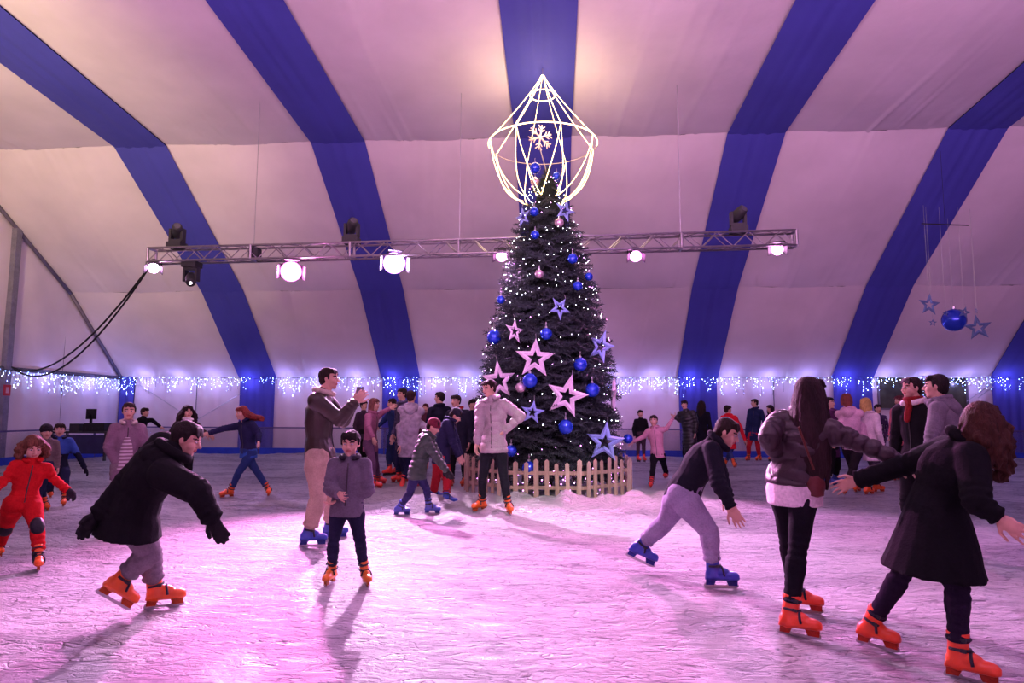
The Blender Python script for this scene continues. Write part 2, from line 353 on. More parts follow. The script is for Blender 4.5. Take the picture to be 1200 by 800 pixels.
# kickboard and rail round the rink
def clear_mat():
    m, N, L, B = newmat('clear_sheet'); N.remove(B); out = N['Material Output']
    t = N.new('ShaderNodeBsdfTransparent'); g = N.new('ShaderNodeBsdfGlossy'); g.inputs['Roughness'].default_value = .15; g.inputs[0].default_value = (.7, .7, .8, 1)
    mx = N.new('ShaderNodeMixShader'); mx.inputs[0].default_value = .12; L.new(t.outputs[0], mx.inputs[1]); L.new(g.outputs[0], mx.inputs[2]); L.new(mx.outputs[0], out.inputs[0]); return m
CLEAR = clear_mat(); KICK = fabric((.02, .06, .55), .45, 8, .05, .15, spec=.4); RAIL = fabric((.10, .08, .22), .5)
def barrier(p0, p1, n, label):
    p0 = np.array(p0, float); p1 = np.array(p1, float); t = empty('rink_barrier', (*((p0+p1)/2)[:2], 0), label, 'barrier', 'barriers round the rink')
    d = (p1-p0)/n; u = d/np.linalg.norm(d); nn = np.array([-u[1], u[0]])
    for i in range(n):
        a = p0+d*i; b = a+d; c = (a+b)/2; hl = np.linalg.norm(d)/2-.015
        V = lambda z: np.array([c[0], c[1], z]); U3 = np.array([*u, 0]); N3 = np.array([*nn, 0]); Z3 = np.array([0, 0, 1.])
        s = Soup(); s.box(V(.10), (U3*hl, N3*.03, Z3*.11)); s.build('kick_plate', KICK, t)
        s = Soup(); s.box(V(.52), (U3*hl, N3*.006, Z3*.33)); s.build('clear_sheet', CLEAR, t)
        s = Soup(); s.box(np.array([a[0], a[1], .45]), (U3*.025, N3*.03, Z3*.45)); s.build('post', RAIL, t)
    c = (p0+p1)/2; s = Soup(); s.box(np.array([c[0], c[1], .885]), (np.array([*u, 0])*np.linalg.norm(p1-p0)/2, np.array([*nn, 0])*.03, np.array([0, 0, .022]))); s.build('rail', RAIL, t)
barrier((-14.3, 22.75), (XR-.3, 22.75), 18, 'long rink barrier with blue kick plates in front of the back wall')
barrier((-14.3, 12.0), (-14.3, 22.75), 5, 'rink barrier with clear sheets along the left side wall')
# ============================================================ icicle lights under the eave
BULB = glow((.20, .30, 1.0), 14); BULBW = glow((.6, .7, 1.0), 22)
def icicles(p0, p1, label, n=260):
    p0 = np.array(p0, float); p1 = np.array(p1, float); t = empty('icicle_light_string', ((p0+p1)/2), label, 'lights', 'icicle light strings under the eave')
    s = Soup(); s.tube([p0, p1], .008, 5); cables = s; L = np.linalg.norm(p1-p0); sA = Soup(); sB = Soup()
    nd = int(L/.115)
    for i in range(nd):
        q = p0+(p1-p0)*(i+.5)/nd; ln = random.choice([.18, .3, .45, .6])*random.uniform(.7, 1.1)
        cables.tube([q, q-np.array([0, 0, ln])], .004, 4)
        for k in range(int(ln/.055)+1):
            if random.random() < .35: continue
            c = q+np.array([random.uniform(-.04, .04), random.uniform(-.05, .02), -.055*k-random.uniform(0, .04)]); r = random.uniform(.006, .012)
            (sB if random.random() < .3 else sA).ell(c, (np.array([r, 0, 0]), np.array([0, r, 0]), np.array([0, 0, r*1.3])), 5, 4)
    cables.build('cable', BLACK, t, kind='stuff'); sA.build('blue_bulbs', BULB, t, kind='stuff'); sB.build('white_bulbs', BULBW, t, kind='stuff')
BN = ['beside the left corner of the tent', 'between the first two blue curtains of the back wall', 'left behind the tree', 'right behind the tree', 'between the curtain right of the tree and the next', 'above the dark vinyl window', 'at the far right of the back wall']
for k in range(-1, 6):
    x = X0+k*BAY; icicles((x+.1, 22.9, 2.60), (x+BAY-.1, 22.9, 2.60), 'blue-white icicle lights under the eave '+BN[k+1])
icicles((XL+.16, 14.6, 2.55), (XL+.16, 18.1, 2.55), 'blue-white icicle lights left of the aluminium column'); icicles((XL+.16, 18.2, 2.55), (XL+.16, 22.9, 2.55), 'blue-white icicle lights along the left side wall, right of the column')
for x_ in np.arange(XL+1, XR-4, 1.25):
    l = bpy.data.lights.new('eave_glow', 'POINT'); l.energy = 8; l.color = (.36, .32, 1.0); l.shadow_soft_size = .015; o = bpy.data.objects.new('eave_glow', l); COL.objects.link(o); o.location = (float(x_), 22.75, 2.42)
for y_ in (16.0, 19.5, 21.5):
    l = bpy.data.lights.new('eave_glow', 'POINT'); l.energy = 8; l.color = (.36, .32, 1.0); l.shadow_soft_size = .015; o = bpy.data.objects.new('eave_glow', l); COL.objects.link(o); o.location = (XL+.35, y_, 2.4)
# ============================================================ people
def nz(v): v = np.asarray(v, float); return v/(np.linalg.norm(v)+1e-9)
UP = np.array([0, 0, 1.])
def face_dir(p, deg):
    toc = CAM-p; toc[2] = 0; toc = nz(toc); rt = nz(np.cross(UP, toc)); a = math.radians(deg)   # rt = picture right
    return nz(toc*math.cos(a)+rt*math.sin(a))
def ray_sphere(px, py, S, L, s):
    d = ray(px, py); t0 = (S-CAM)@d; c = CAM+d*t0; q = L*L-np.sum((c-S)**2)
    if s == 0 or q <= 0: return c
    return CAM+d*(t0+s*math.sqrt(q))
def ik(P, A, a, b, pole):
    d = A-P; D = np.linalg.norm(d); u = d/D
    if D >= (a+b)*.999: return P+u*D*a/(a+b)
    x = (a*a-b*b+D*D)/(2*D); y = math.sqrt(max(a*a-x*x, 0)); pl = pole-u*(pole@u); return P+u*x+nz(pl)*y
def fgrain(me, bones, kind, amp, per=.075, seed=0):
    co = get_co(me); no = get_no(me)
    if kind == 'puffer':
        best = np.full(len(co), 1e9); S = np.zeros(len(co))
        for a, b, off in bones:
            d = b-a; L = np.linalg.norm(d); t = np.clip((co-a)@d/(L*L), -.6, 1.3); q = a+t[:, None]*d; ds = np.linalg.norm(co-q, axis=1)-off*.0
            m = ds < best; best[m] = ds[m]; S[m] = (t*L)[m]
        off = amp*(np.abs(np.sin(PI*S/per))**.6-.6)
        off += amp*.35*fnoise(co, 30, seed)
    else:
        off = amp*(fnoise(co, 16, seed)*.7+.5*fnoise(co, 34, seed+1))
        for a, b, o_ in bones[1:]:      # bunching folds across the joints
            ds = np.linalg.norm(co-b, axis=1); off = off+amp*1.1*np.exp(-(ds/.09)**2)*np.sin((co-b)@nz(b-a)*130)
    set_co(me, co+no*off[:, None])
def boot(P, G, d, shank, size, col, lod, pitch=0.0, lift=0.0, frame_only=False):
    """rental skate: plastic shell, cuff, straps and buckles, blade; G = point on the ice under the ankle"""
    f = nz(d); sd = nz(np.cross(UP, f)); c, s_ = math.cos(pitch), math.sin(pitch)
    f2 = f*c-UP*s_; u2 = UP*c+f*s_; L = size
    toe = G+f*L*.62
    O = G+UP*lift
    if pitch: # pivot on the toe end of the blade
        O = toe - f2*L*.62 + UP*lift
    W = lambda a, b, h: O+f2*a*L+sd*b*L+u2*h*L
    if frame_only: return O, f2, u2
    sh = Soup(); e = lambda cc, r: sh.ell(cc, (f2*r[0]*L, sd*r[1]*L, u2*r[2]*L), 12, 8)
    sh.loft([W(-.32, 0, .24), W(-.29, 0, .29), W(.0, 0, .30), W(.3, 0, .30), W(.54, 0, .29), W(.63, 0, .28)], [sd*L*k for k in (.08, .15, .155, .18, .155, .07)], [u2*L*k for k in (.04, .09, .10, .10, .095, .05)], 12)
    e(W(.38, 0, .34), (.26, .175, .12)); e(W(-.1, 0, .36), (.22, .165, .2)); e(W(.12, 0, .42), (.25, .16, .15))
    c0_ = W(-.08, 0, .30); cx = nz(shank); cxf = nz(f2-cx*(f2@cx)); cxs = np.cross(cx, cxf)
    sh.loft([c0_, c0_+cx*L*.2, c0_+cx*L*.4, c0_+cx*L*.62], [cxf*L*k for k in (.21, .20, .19, .215)], [cxs*L*k for k in (.165, .16, .16, .18)], 14)
    obj_q('skate', sh, .008 if lod == 0 else (.011 if lod == 1 else .016), fabric(col, .32, 12, .05, .15, spec=.5, coat=.3), P['root'], post=None)
    if lod >= 2:
        b = Soup(); b.box(W(.12, 0, .10), (f2*L*.42, sd*L*.015, u2*L*.10)); b.box(W(.12, 0, .22), (f2*L*.36, sd*L*.07, u2*L*.05)); b.build('blade', DARKMET, P['root'])
        return O, f2, u2
    b = Soup(); pts = [(-.36, .03), (-.30, 0), (.52, 0), (.60, .04), (.60, .10), (.5, .16), (.34, .16), (.26, .08), (-.02, .08), (-.10, .16), (-.28, .16), (-.34, .10)]
    b.prism([W(x, 0, z) for x, z in pts], sd*L*.022); b.build('blade', METAL, P['root'])
    h = Soup(); h.prism([W(x, 0, z) for x, z in [(-.30, .07), (-.08, .07), (-.02, .20), (.26, .20), (.32, .07), (.56, .07), (.58, .30), (-.28, .30)]], sd*L*.10); h.build('blade_holder', fabric([c_*.5 for c_ in col], .4), P['root'])
    for k_, (q, rr_) in enumerate(((.30, .205), (.50, .205))):
        st = Soup(); cc = c0_+cx*L*q; st.tube([cc+cxf*L*(rr_+.008)*math.cos(a)+cxs*L*(.178)*math.sin(a) for a in np.linspace(-2.2, 2.2, 18)], .030*L, 6); st.build('strap', fabric((.02, .02, .035), .5), P['root'])
        bk = Soup(); bk.box(cc+cxf*L*.12-cxs*L*.165, (cxf*L*.05, cxs*L*.02, cx*L*.035)); bk.build('buckle', DARKMET, P['root'])
    st = Soup(); st.tube([W(.20-.05*math.cos(a), .185*math.sin(a), .33+.245*math.cos(a)) for a in np.linspace(-1.5, 1.5, 14)], .030*L, 6); st.build('strap', fabric((.02, .02, .035), .5), P['root'])
    return O, f2, u2
def obj_q(name, soup, vox, mat, parent, label=None, post=None): queue(name, soup, vox, mat, parent, label, post)
def hand(s, W, d, pn, sc, curl=.5, spread=.09, side=1, grow=0.0):
    """palm and five fingers from the wrist W along d, palm facing pn; thumb on the 'side' of cross(d, pn)"""
    d = nz(d); pn = nz(pn-d*(pn@d)); t = nz(np.cross(d, pn))*side; L = .108*sc
    s.ell(W+d*L*.40, (t*(L*.235+grow), d*(L*.34+grow), pn*(L*.115+grow)), 12, 8)
    s.capsule(W-d*L*.15, W+d*L*.18, L*.15+grow, L*.15+grow, 10)
    for i, (o_, ln) in enumerate(((.20, .44), (.068, .50), (-.066, .46), (-.19, .36))):
        b = W+d*L*(.62 if i in (1, 2) else .58)+t*L*o_; dd = nz(d+t*o_*spread*6); p = b; ang = curl*.5
        for j, fr in enumerate((.45, .32, .27)):
            dirv = nz(dd*math.cos(ang)+pn*math.sin(ang)); q = p+dirv*L*ln*fr; s.capsule(p, q, L*(.052-.005*j)+grow, L*(.047-.005*j)+grow, 8, 3); p = q; ang += curl*.8
    b = W+d*L*.22+t*L*.16; dt = nz(d*.75+t*.75+pn*.35); q = b+dt*L*.30; s.capsule(b, q, L*.075+grow, L*.06+grow, 8, 3)
    dt = nz(d*.95+t*.25+pn*.35); s.capsule(q, q+dt*L*.26, L*.058+grow, L*.048+grow, 8, 3)
def fig(name_label, H, LF, RF, pel=None, neck=None, head=None, LA=None, RA=None, face=0, look=None, tilt=0.0, twist=0, lod=1,
        top=None, sleeve=None, bottom=(.02, .02, .04), hairc=(.02, .012, .01), hair='short', boots=(.95, .16, .02), skin=(.62, .36, .27), fat=1.0,
        th=.014, hem=.10, flare=1.0, style='cloth', legw=1.0, hood=None, collar=None, hat=None, glove=None, curl=.55, lean=(0, 0), hands=(1, 1), kneecap=None, armfat=1.0, toe=None,
        hem2=None, hairlen=.3, hairdir=(0, 0), cat='person', scarf=None, headwrap=None, long_hair_side=0, palm=(None, None), legpad=None, topmat=None, bootlod=None, hairw=1.0, pole=None, ext=(.985, .985)):
    S_ = lambda v: H*v
    sole = .065; GL = ground(LF[0], LF[1]); GR = ground(RF[0], RF[1]); mid = (GL+GR)/2
    f = face_dir(mid, face); l = nz(np.cross(UP, f))          # l = the person's own left
    root = empty('person', (mid[0], mid[1], 0), name_label, cat, 'people skating and standing on the ice')
    P = dict(root=root)
    liftL = LF[2] if len(LF) > 2 else 0; liftR = RF[2] if len(RF) > 2 else 0
    pitL = LF[3] if len(LF) > 3 else 0; pitR = RF[3] if len(RF) > 3 else 0
    blen = .118*H+.085
    bl = bootlod if bootlod is not None else lod
    tl = toe[0] if toe else face; tr = toe[1] if toe else face
    fl = face_dir(mid, tl-6 if not toe else tl); fr = face_dir(mid, tr+6 if not toe else tr)
    OL, bfl, ul = boot(P, GL, fl, UP, blen, boots, bl, pitL, liftL, True); OR, bfr, ur = boot(P, GR, fr, UP, blen, boots, bl, pitR, liftR, True)
    AL = OL+ul*blen*.34-bfl*blen*.08; AR = OR+ur*blen*.34-bfr*blen*.08
    dep = (depth_of(GL)+depth_of(GR))/2
    if pel is None: Pv = mid+UP*(S_(.525)+sole)+f*lean[0]
    else: Pv = at(pel[0], pel[1], dep+(pel[2] if len(pel) > 2 else 0))
    if neck is None: Nk = Pv+UP*S_(.295)+f*lean[1]
    else: Nk = ray_sphere(neck[0], neck[1], Pv, S_(.295), neck[2] if len(neck) > 2 else 0)
    u = nz(Nk-Pv)
    look = face if look is None else look
    if head is None: Hd = Nk+nz(u*.6+UP*.4)*S_(.055)+UP*S_(.06)
    else: Hd = ray_sphere(head[0], head[1], Nk, S_(.118), head[2] if len(head) > 2 else 0)
    hh = .160+.045*H
    hf = face_dir(Hd, look); hu = nz(UP*math.cos(tilt)+hf*math.sin(tilt)); hf = nz(hf*math.cos(tilt)-UP*math.sin(tilt)); hs = nz(np.cross(hu, hf))
    ex_ = np.linalg.norm(Hd-Nk)-S_(.108)
    if ex_ > 0: Nk = Nk+nz(Hd-Nk)*min(ex_, S_(.08)); u = nz(Nk-Pv)
    if np.linalg.norm(Hd-Nk) < S_(.07): Hd = Nk+nz(Hd-Nk+1e-3)*S_(.10)
    # chest frame
    ft = face_dir(mid, face+twist); fc = nz(ft-u*(ft@u)); lc = nz(np.cross(u, fc)); fp = nz(f-u*(f@u)*.5)
    SL = Nk-u*S_(.035)+lc*S_(.102)*fat; SR = Nk-u*S_(.035)-lc*S_(.102)*fat
    HL = Pv+l*S_(.052)*fat-u*S_(.01); HR = Pv-l*S_(.052)*fat-u*S_(.01)
    fk = f if pole is None else face_dir(mid, pole)
    def leg(Hp, A, ex_, sg):
        tot = min(S_(.495), max(np.linalg.norm(A-Hp)/ex_, S_(.36))); return ik(Hp, A, tot*.505, tot*.495, fk+.22*l*sg)
    KL = leg(HL, AL, ext[0], 1); KR = leg(HR, AR, ext[1], -1)
    shL = nz(nz(KL-AL)+ul*.25); shR = nz(nz(KR-AR)+ur*.25)
    boot(P, GL, fl, shL, blen, boots, bl, pitL, liftL); boot(P, GR, fr, shR, blen, boots, bl, pitR, liftR)
    TL = AL+nz(KL-AL)*blen*.50; TR = AR+nz(KR-AR)*blen*.50
    def arm(Sh, A, sg):
        if A is None:
            E = Sh-UP*S_(.165)+lc*sg*S_(.045)-fc*S_(.02); W_ = E-UP*S_(.14)+fc*S_(.05)+lc*sg*S_(.0); return E, W_
        if A == 'pocket':
            E = Sh-u*S_(.16)+lc*sg*S_(.07)-fc*S_(.05); W_ = E-u*S_(.09)+fc*S_(.10)-lc*sg*S_(.05); return E, W_
        E = ray_sphere(A[0][0], A[0][1], Sh, S_(.172), A[0][2]); W_ = ray_sphere(A[1][0], A[1][1], E, S_(.150), A[1][2]); return E, W_
    EL, WL = arm(SL, LA, 1); ER, WR = arm(SR, RA, -1)
    torso = [(-.20, .070, .058), (-.08, .096, .070), (.08, .094, .070), (.3, .078, .058), (.55, .092, .066), (.78, .103, .064), (.92, .082, .046), (1.0, .038, .034)]
    def torso_loft(s, t0, extra, scale=1.0, down=None, flare_=1.0, hemL=0, n=18, top_=1.0, bow=.012):
        C = []; A1 = []; A2 = []
        if hemL > 0:
            dn = nz(-u*.3-UP*.7) if down is None else down
            for k in (1.0, .66, .33):
                C.append(Pv+dn*hemL*H*k); r1 = (.097*fat+extra)*1; fl_ = 1+(flare_-1)*k
                A1.append(nz(l-dn*(l@dn))*(.097*fat*H+extra)*fl_); A2.append(nz(f-dn*(f@dn))*(.074*fat*H+extra)*fl_)
        for t, a, b in torso:
            if t < t0 or t > top_+1e-6: continue
            g = min(1, max(0, (t-.1)/.5)); sd = nz(l*(1-g)+lc*g); fd = nz(np.cross(sd, u)); fd = fd if fd@fc > 0 else -fd
            if hemL > 0 and t < 0: continue
            C.append(Pv+u*S_(.295)*t*np.linalg.norm(Nk-Pv)/S_(.295)-fd*S_(bow)*math.sin(PI*max(t, 0))); A1.append(sd*(a*fat*H+extra)*scale); A2.append(fd*(b*fat*H+extra)*scale)
        s.loft(C, A1, A2, n)
    vox = (.0065, .011, .017)[min(lod, 2)]; cvox = (.010, .014, .020)[min(lod, 2)]
    # ---- body: one continuous surface
    b = Soup(); torso_loft(b, -.1, 0)
    b.capsule(Nk-u*S_(.02), Hd-hu*hh*.22-hf*hh*.06, S_(.037), S_(.034), 12)
    b.capsule(SL, SR, S_(.036), S_(.036), 10)
    for Sh, E, W_ in ((SL, EL, WL), (SR, ER, WR)):
        b.capsule(Sh, E, S_(.030), S_(.023), 10); b.capsule(E, W_, S_(.024), S_(.0155), 10)
    for Hp, K, A in ((HL, KL, AL), (HR, KR, AR)):
        b.capsule(Hp, K, S_(.049), S_(.030), 12); b.capsule(K, A, S_(.030), S_(.019), 12)
        b.capsule(A, A+(bfl if A is AL else bfr)*blen*.38-UP*blen*.06, S_(.019), S_(.014), 8)
    E_ = lambda x, y, z, r, k=12: b.ell(Hd+hs*x*hh+hf*y*hh+hu*z*hh, (hs*r[0]*hh, hf*r[1]*hh, hu*r[2]*hh), k, 8)
    E_(0, -.04, .10, (.325, .40, .39), 16); E_(0, .10, -.16, (.255, .27, .30)); E_(0, .245, -.37, (.11, .10, .09)); E_(0, .14, -.30, (.20, .20, .13))
    E_(.15, .22, -.11, (.13, .13, .13)); E_(-.15, .22, -.11, (.13, .13, .13)); E_(0, .27, .12, (.22, .09, .05)); E_(0, .24, .24, (.20, .12, .14))
    b.capsule(Hd+hf*hh*.35+hu*hh*.06, Hd+hf*hh*.445-hu*hh*.09, .028*hh, .05*hh, 8); E_(.045, .385, -.11, (.035, .04, .03)); E_(-.045, .385, -.11, (.035, .04, .03))
    E_(0, .345, -.205, (.095, .045, .026)); E_(0, .338, -.245, (.08, .045, .028))
    for sg in (1, -1): E_(.325*sg, -.03, -.01, (.035, .085, .12))
    for (W_, E, sg, on, pn) in ((WL, EL, 1, hands[0], palm[0]), (WR, ER, -1, hands[1], palm[1])):
        if not on: continue
        d = nz(W_-E); pnv = -lc*sg+fc*.15 if pn is None else np.asarray(pn, float)
        if glove is None: hand(b, W_, d, pnv, H, curl, side=sg if True else 1)
    SKM = skin_mat(skin); LIP = fabric((skin[0]*.72, skin[1]*.42, skin[2]*.45), .45, 20, .02, .05); BROW = fabric([c*.8 for c in hairc], .8)
    def paint(me, Hd=Hd, hs=hs, hf=hf, hu=hu, hh=hh):
        n = len(me.polygons); c = np.empty(n*3, np.float32); me.polygons.foreach_get('center', c); c = c.reshape(-1, 3)-Hd
        x = c@hs/hh; y = c@hf/hh; z = c@hu/hh; idx = np.zeros(n, np.int32)
        idx[(np.abs(x) < .105*(1-((z+.225)/.07)**2*.5)) & (np.abs(z+.225) < .045) & (y > .33)] = 1
        br = (np.abs(np.abs(x)-.145) < .085) & (np.abs(z-.125+.12*np.abs(np.abs(x)-.14)) < .022) & (y > .2); idx[br] = 2
        me.polygons.foreach_set('material_index', idx)
    obj_q('body', b, vox, [SKM, LIP, BROW], root, post=paint)
    if lod <= 1:
        for sg in (1, -1):
            e = Soup(); c = Hd+hs*.14*hh*sg+hf*.325*hh+hu*.035*hh; e.ell(c, (hs*.062*hh, hf*.045*hh, hu*.030*hh), 10, 7); o = e.build('eye', fabric((.55, .5, .5), .3, spec=.5), root, smooth=True)
            i = Soup(); i.ell(c+hf*.028*hh, (hs*.028*hh, hf*.022*hh, hu*.028*hh), 8, 6); i.build('iris', fabric((.02, .012, .01), .2, spec=.5), o, smooth=True)
    # ---- trousers
    t = Soup(); ex = .010*legw
    C = [Pv-u*S_(.075), Pv-u*S_(.05), Pv-u*S_(.02), Pv+u*S_(.02), Pv+u*S_(.05)]; t.loft(C, [l*(S_(r)*fat+ex) for r in (.06, .090, .101, .099, .088)], [f*(S_(r)*fat+ex) for r in (.05, .066, .076, .074, .068)], 16)
    for Hp, K, A, T, u_ in ((HL, KL, AL, TL, ul), (HR, KR, AR, TR, ur)):
        d1 = K-Hp; d2 = T-K
        t.capsule(Hp, K, S_(.056)*legw+ex*.5, S_(.037)*legw+ex*.3, 14); t.capsule(Hp+d1*.25+l*0, Hp+d1*.5, S_(.056)*legw+ex, S_(.048)*legw+ex*.5, 12)
        t.capsule(K, T, S_(.037)*legw+ex*.3, S_(.031)*legw+ex*.4, 14); t.capsule(K+d2*.2, K+d2*.45, S_(.039)*legw+ex*.4, S_(.037)*legw+ex*.4, 12)
        t.loft([T+nz(d2)*S_(.012)*-1.5, T+nz(d2)*S_(.004), T+nz(d2)*S_(.02)], [nz(np.cross(d2, f))*S_(r)*legw+0 for r in (.03, .034, .034)], [nz(np.cross(nz(np.cross(d2, f)), d2))*(S_(r)*legw) for r in (.03, .036, .036)], 12)
    bmat = bottom if not isinstance(bottom, tuple) else fabric(bottom, .9, 80, .2, .2, spec=.1)
    bonesL = [(Hp, K, 0) for Hp, K in ((HL, KL), (HR, KR))]+[(KL, TL, 0), (KR, TR, 0)]
    obj_q('trousers', t, cvox, bmat, root, post=lambda me, bs=bonesL, sd=len(QUEUE): fgrain(me, [bs[0]]+bs, 'cloth', .004*legw, seed=sd))
    # ---- jacket
    tmat = topmat or fabric(top or (.05, .05, .06), .35 if style == 'leather' else (.45 if style == 'puffer' else .9), 70 if style != 'leather' else 25, .2, .2, spec=.5 if style in ('puffer', 'leather') else .08, sheen=0)
    j = Soup(); torso_loft(j, 0, th, hemL=hem, flare_=flare)
    j.capsule(SL-lc*S_(.01), SR+lc*S_(.01), S_(.040)+th*.7, S_(.040)+th*.7, 12)
    j.capsule(Nk+u*S_(.0), Nk+u*S_(.0)+nz(Hd-Nk)*S_(.012), S_(.046)+th*.4, S_(.042)+th*.3, 14)
    af = armfat
    for Sh, E, W_ in ((SL, EL, WL), (SR, ER, WR)):
        j.capsule(Sh, E, S_(.037)*af+th*.8, S_(.030)*af+th*.7, 14); j.capsule(E, W_-nz(W_-E)*S_(.004), S_(.031)*af+th*.6, S_(.022)*af+th*.5, 14)
        d = nz(W_-E); a1 = nz(np.cross(d, UP+.01)); a2 = np.cross(a1, d); r = S_(.024)*af+th*.5
        j.loft([W_-d*S_(.02), W_+d*S_(.008)], [a1*r, a1*r], [a2*r, a2*r], 12)
    bonesA = [(Pv, Nk, 0), (SL, EL, 0), (SR, ER, 0), (EL, WL, 0), (ER, WR, 0)]
    mats = [tmat]
    if sleeve or hem2: mats.append(fabric(sleeve or hem2, .9, 70, .2, .2))
    def jpost(me, bs=bonesA, st=style, Pv=Pv, u=u, H=H, sd=len(QUEUE), hem2=hem2, sleeve=sleeve, Nk=Nk, SL=SL, SR=SR):
        fgrain(me, bs, 'puffer' if st == 'puffer' else 'cloth', (.018 if H > 1.5 else .013) if st == 'puffer' else (.006 if st != 'smooth' else .003), per=.052*H, seed=sd)
        if hem2 or sleeve:
            n = len(me.polygons); c = np.empty(n*3, np.float32); me.polygons.foreach_get('center', c); c = c.reshape(-1, 3)
            tt = (c-Pv)@u/(.295*H); idx = (tt < (.12 if hem2 else -9)).astype(np.int32)
            if sleeve: idx = ((tt > .62)).astype(np.int32)
            me.polygons.foreach_set('material_index', idx)
    obj_q('jacket', j, cvox, mats, root, post=jpost)
    dn = nz(-u)
    if lod <= 1 and collar is not False:
        cm = fabric(collar, .95, 50, .5, .2) if collar else tmat
        c = Soup(); n_ = nz(Hd-Nk); a1 = nz(np.cross(fc, n_)); pts = []
        for k in range(15):
            a = math.radians(-155+310*k/14); pts.append(Nk+n_*S_(.034)-a1*math.sin(a)*(S_(.050)+th*.7)-fc*math.cos(a)*(S_(.048)+th*.7)-n_*S_(.026)*(1-math.cos(a))*.5+fc*S_(.006)*(1-math.cos(a)))
        c.tube(pts, S_(.013)+th*.35, 8); obj_q('collar', c, cvox, cm, root)
        if abs(((face+180) % 360)-180) < 100:
            z = Soup(); fr = []
            for q in np.linspace(-.0, .92, 9):
                bb = np.interp(q, [a[0] for a in torso], [a[2] for a in torso])*fat*H+th; fr.append(Pv+u*q*np.linalg.norm(Nk-Pv)-fc*S_(.012)*math.sin(PI*q)+fc*(bb+.003))
            z.tube(fr, .006, 5); z.build('zip', fabric((.05, .045, .05), .4, metal=.3), root)
    if hood:
        h = Soup(); n_ = nz(Hd-Nk); base = Nk-fc*S_(.045)
        for k in range(9):
            a = math.radians(-115+230*k/8); h.capsule(Nk-fc*math.cos(a)*S_(.058)+lc*math.sin(a)*S_(.066)+n_*S_(.008), Nk-fc*math.cos(a)*S_(.075)+lc*math.sin(a)*S_(.062)-u*S_(.035)*max(.2, math.cos(a)), S_(.022), S_(.028), 8, 3)
        h.ell(Nk-fc*S_(.07)-u*S_(.035), (lc*S_(.055), fc*S_(.03), u*S_(.045)), 12, 8)
        obj_q('hood', h, cvox, fabric(hood, .9, 60, .4, .2) if not isinstance(hood, bool) else tmat, root, post=lambda me, sd=len(QUEUE): fgrain(me, [(Nk, Hd, 0)], 'cloth', .004, seed=sd))
    if scarf:
        c = Soup(); n_ = nz(Hd-Nk)
        for ring in range(2):
            pts = [Nk+n_*S_(.018+.018*ring)+lc*math.sin(a)*S_(.05-.003*ring)+fc*(math.cos(a)*S_(.05)) for a in np.linspace(0, 2*PI, 16)]
            c.tube(pts, S_(.017), 8)
        c.capsule(Nk+fc*S_(.055), Nk+fc*S_(.085)-u*S_(.09), S_(.022), S_(.02), 8)
        obj_q('scarf', c, cvox, fabric(scarf, .95, 40, .6, .2), root, post=lambda me, sd=len(QUEUE): fgrain(me, [(Nk, Hd, 0)], 'cloth', .006, seed=sd))
    if glove is not None:
        for W_, E, sg in ((WL, EL, 1), (WR, ER, -1)):
            g = Soup(); hand(g, W_, nz(W_-E), -lc*sg+fc*.15, H, .35, side=sg, grow=.006); obj_q('glove', g, max(vox, .008), fabric(glove, .9, 50, .3), root)
    if kneecap is not None:
        for K, Hp, A in ((KL, HL, AL), (KR, HR, AR)):
            g = Soup(); kd = nz(f-nz(A-Hp)*(f@nz(A-Hp))); ax = nz(A-Hp); sd = np.cross(ax, kd)
            g.ell(K+kd*S_(.035), (sd*S_(.05), kd*S_(.03), ax*S_(.07)), 12, 8); g.capsule(K-ax*S_(.03), K+ax*S_(.03), S_(.048), S_(.046), 12); obj_q('knee_pad', g, cvox, fabric(kneecap, .5), root)
            g = Soup(); g.capsule(A-ax*S_(.05), A+ax*S_(.005), S_(.042), S_(.042), 12); obj_q('ankle_guard', g, cvox, fabric(kneecap, .6), root)
    # ---- hair / hat
    hm = hair_mat(hairc); h = Soup(); HE = lambda x, y, z, r: h.ell(Hd+hs*x*hh+hf*y*hh+hu*z*hh, (hs*r[0]*hh, hf*r[1]*hh, hu*r[2]*hh), 16, 10)
    if hair is not None:
        big = {'short': 0, 'long': .02, 'curly': .04, 'bob': .03, 'bun': 0}[hair]
        HE(0, -.12, .16, (.365+big, .40+big, .385+big)); HE(0, -.22, -.02, (.31+big, .27+big, .34+big)); HE(0, .10, .35, (.26+big, .24, .16+big))
        if hair != 'bun': HE(0, .19, .31, (.265, .175, .12))
        if True:
            for k in range(9): # fringe locks over the brow
                a = -.24+.06*k; h.capsule(Hd+hs*a*hh+hf*.20*hh+hu*.42*hh, Hd+hs*a*1.25*hh+hf*(.345-.5*a*a)*hh+hu*((.25 if hair != 'bun' else .31)-.04*(k % 3))*hh, .06*hh, .03*hh, 7, 3)
        for sg in (1, -1): h.capsule(Hd+hs*.33*hh*sg+hf*.05*hh+hu*.2*hh, Hd+hs*.345*hh*sg+hf*.06*hh-hu*.02*hh, .05*hh, .03*hh, 7, 3)
    if hair == 'bun': HE(0, -.50, .12, (.17, .15, .17))
